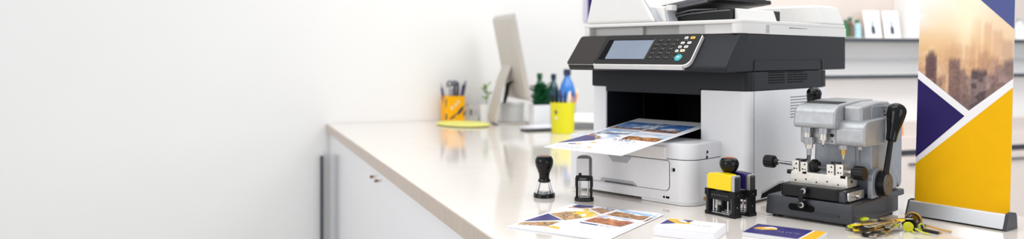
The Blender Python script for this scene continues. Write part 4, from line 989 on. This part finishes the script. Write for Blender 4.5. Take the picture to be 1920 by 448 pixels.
# goods on the shelf
def sbottle(x, y, h, r, m, capm, lb, z=.459):
    t = thing('shelf_bottle', lb, 'bottle', tuple(co(x, y, z + .0005)), CRZ, 'small bottles on the top shelf')
    b = MB(); b.lathe(m, [(r * .95, 0), (r, .004), (r, h * .6), (r * .5, h * .75), (r * .45, h * .85), (0, h * .85)], (0, 0, 0), seg=18); b.build('body', t)
    b = MB(); b.lathe(capm, [(r * .55, h * .845), (r * .55, h), (0, h)], (0, 0, 0), seg=16); b.build('cap', t)
sbottle(2.775, -.70, .10, .020, LEAF, GBOT, 'dark green bottle on the shelf, nearest the printer lid')
sbottle(2.815, -.69, .115, .022, AMBERB, GBOT, 'brown glass bottle with green cap on the shelf')
sbottle(2.857, -.70, .10, .022, BLABEL if 0 else mat('pale_aqua_bottle', rgb(170, 205, 215), .2, coat=.4), LEAF, 'pale aqua bottle with green cap on the shelf')
sbottle(2.892, -.675, .085, .018, GBOT, BTNW, 'small green bottle with white cap on the shelf')
for k, (x, lb) in enumerate(((2.976, 'white picture card of a blue bottle, nearer the small bottles'), (3.114, 'white picture card of a blue bottle, nearer the shelf upright'))):
    t = thing('picture_card', lb, 'card', tuple(co(x, -.70, .4595)), CRZ, 'picture cards on the top shelf')
    Mc = Matrix.Rotation(R(-9), 4, 'X')
    b = MB(); b.box(BOXW, -.058, .058, -.003, .003, .0005, .158, .001, 1, Mc); b.poly(INKL, [Mc @ Vector(p) for p in ((-.045, -.0034, .126), (-.02, -.0034, .126), (-.02, -.0034, .146), (-.045, -.0034, .146))]); b.build('card', t)
    b = MB(); b.poly(CAPD, [Mc @ Vector(p) for p in ((-.014, -.0034, .022), (.014, -.0034, .022), (.013, -.0034, .060), (.005, -.0034, .072), (-.005, -.0034, .072), (-.013, -.0034, .060))]); b.poly(BLABEL, [Mc @ Vector(p) for p in ((-.006, -.0034, .074), (.006, -.0034, .074), (.006, -.0034, .098), (-.006, -.0034, .098))])
    b.build('picture', t, 'blue bottle picture')
    b = MB(); b.box(BOXW, -.02, .02, .005, .06, .0005, .004); b.build('easel_foot', t)
sbottle(4.11, -.70, .13, .028, BOXW, GREYP, 'white bottle on the shelf right of the tall banner')
t = thing('amber_jar', 'amber jar on the beige cabinet between key machine and banner', 'jar', tuple(co(2.62, -1.22, -.0315)), CRZ)
b = MB(); b.lathe(ORPEN, [(.026, 0), (.028, .003), (.028, .045), (.022, .052), (0, .052)], (0, 0, 0)); b.build('body', t)
b = MB(); b.lathe(AMBERB, [(.024, .0515), (.024, .066), (0, .067)], (0, 0, 0)); b.build('lid', t)
t = thing('shelf_bottle', 'small green bottle on the beige cabinet right of the banner', 'bottle', tuple(co(3.40, -1.10, -.0315)), CRZ)
b = MB(); b.lathe(GBOT, [(.02, 0), (.022, .003), (.022, .05), (.01, .065), (0, .066)], (0, 0, 0)); b.build('body', t); b = MB(); b.lathe(BTNW, [(.011, .064), (.011, .08), (0, .081)], (0, 0, 0)); b.build('cap', t)

# ------------------------------------------------------------------ light
w = bpy.data.worlds.new('world'); SC.world = w; w.use_nodes = True
nt = w.node_tree; bg = nt.nodes['Background']
tc = nt.nodes.new('ShaderNodeTexCoord'); sx = nt.nodes.new('ShaderNodeSeparateXYZ'); rp = nt.nodes.new('ShaderNodeValToRGB')
rp.color_ramp.elements[0].position = 0.25; rp.color_ramp.elements[0].color = (.55, .56, .60, 1); rp.color_ramp.elements[1].position = 0.8; rp.color_ramp.elements[1].color = (.92, .955, 1.0, 1)
mp = nt.nodes.new('ShaderNodeMath'); mp.operation = 'MULTIPLY_ADD'; mp.inputs[1].default_value = .5; mp.inputs[2].default_value = .5
nt.links.new(tc.outputs['Generated'], sx.inputs[0]); nt.links.new(sx.outputs['Z'], mp.inputs[0]); nt.links.new(mp.outputs[0], rp.inputs['Fac']); nt.links.new(rp.outputs['Color'], bg.inputs['Color'])
bg.inputs['Strength'].default_value = 0.74
def area(name, loc, target, sx_, sy_, power, col):
    l = bpy.data.lights.new(name, 'AREA'); l.shape = 'RECTANGLE'; l.size = sx_; l.size_y = sy_; l.energy = power; l.color = col
    o = bpy.data.objects.new(name, l); COL.objects.link(o); o.location = loc
    o.rotation_euler = (Vector(target) - Vector(loc)).to_track_quat('-Z', 'Y').to_euler(); return o
area('window_or_fill', (-3.6, -0.6, 2.0), (.4, 2.2, 1.0), 2.6, 2.0, 42, (1.0, .98, .95))
area('window_or_fill', (2.9, -1.9, 1.7), (1.0, 2.0, 1.1), 2.2, 1.6, 22, (.93, .96, 1.0))  # fill added with no window there, brightens the printer's right side
area('window_or_fill', (5.2, 1.2, 2.0), (2.6, 4.3, 1.0), 2.4, 1.8, 26, (.95, .97, 1.0))  # added cool fill aimed at the shelving; no window behind it
area('overhead_fill', (-.2, 1.6, 3.1), (-.1, 2.2, 0), 2.4, 1.2, 26, (1, .985, .96))  # unseen overhead fill, strengthened to lift the sloped scanner front
area('overhead_fill', (2.0, 2.6, 3.1), (2.6, 4.3, .9), 2.4, 1.0, 44, (1, .985, .96))  # overhead fill added to brighten the shelving and the printer's right side
area('overhead_fill', (-.2, 3.3, 3.1), (0, 3.8, .9), 1.6, .8, 4, (1, .985, .96))  # weak fill added over the far counter end to brighten the pad

SC.view_settings.view_transform = 'Standard'; SC.view_settings.look = 'None'; SC.view_settings.exposure = 0.2; SC.view_settings.gamma = 1.0
SC.view_settings.use_curve_mapping = False
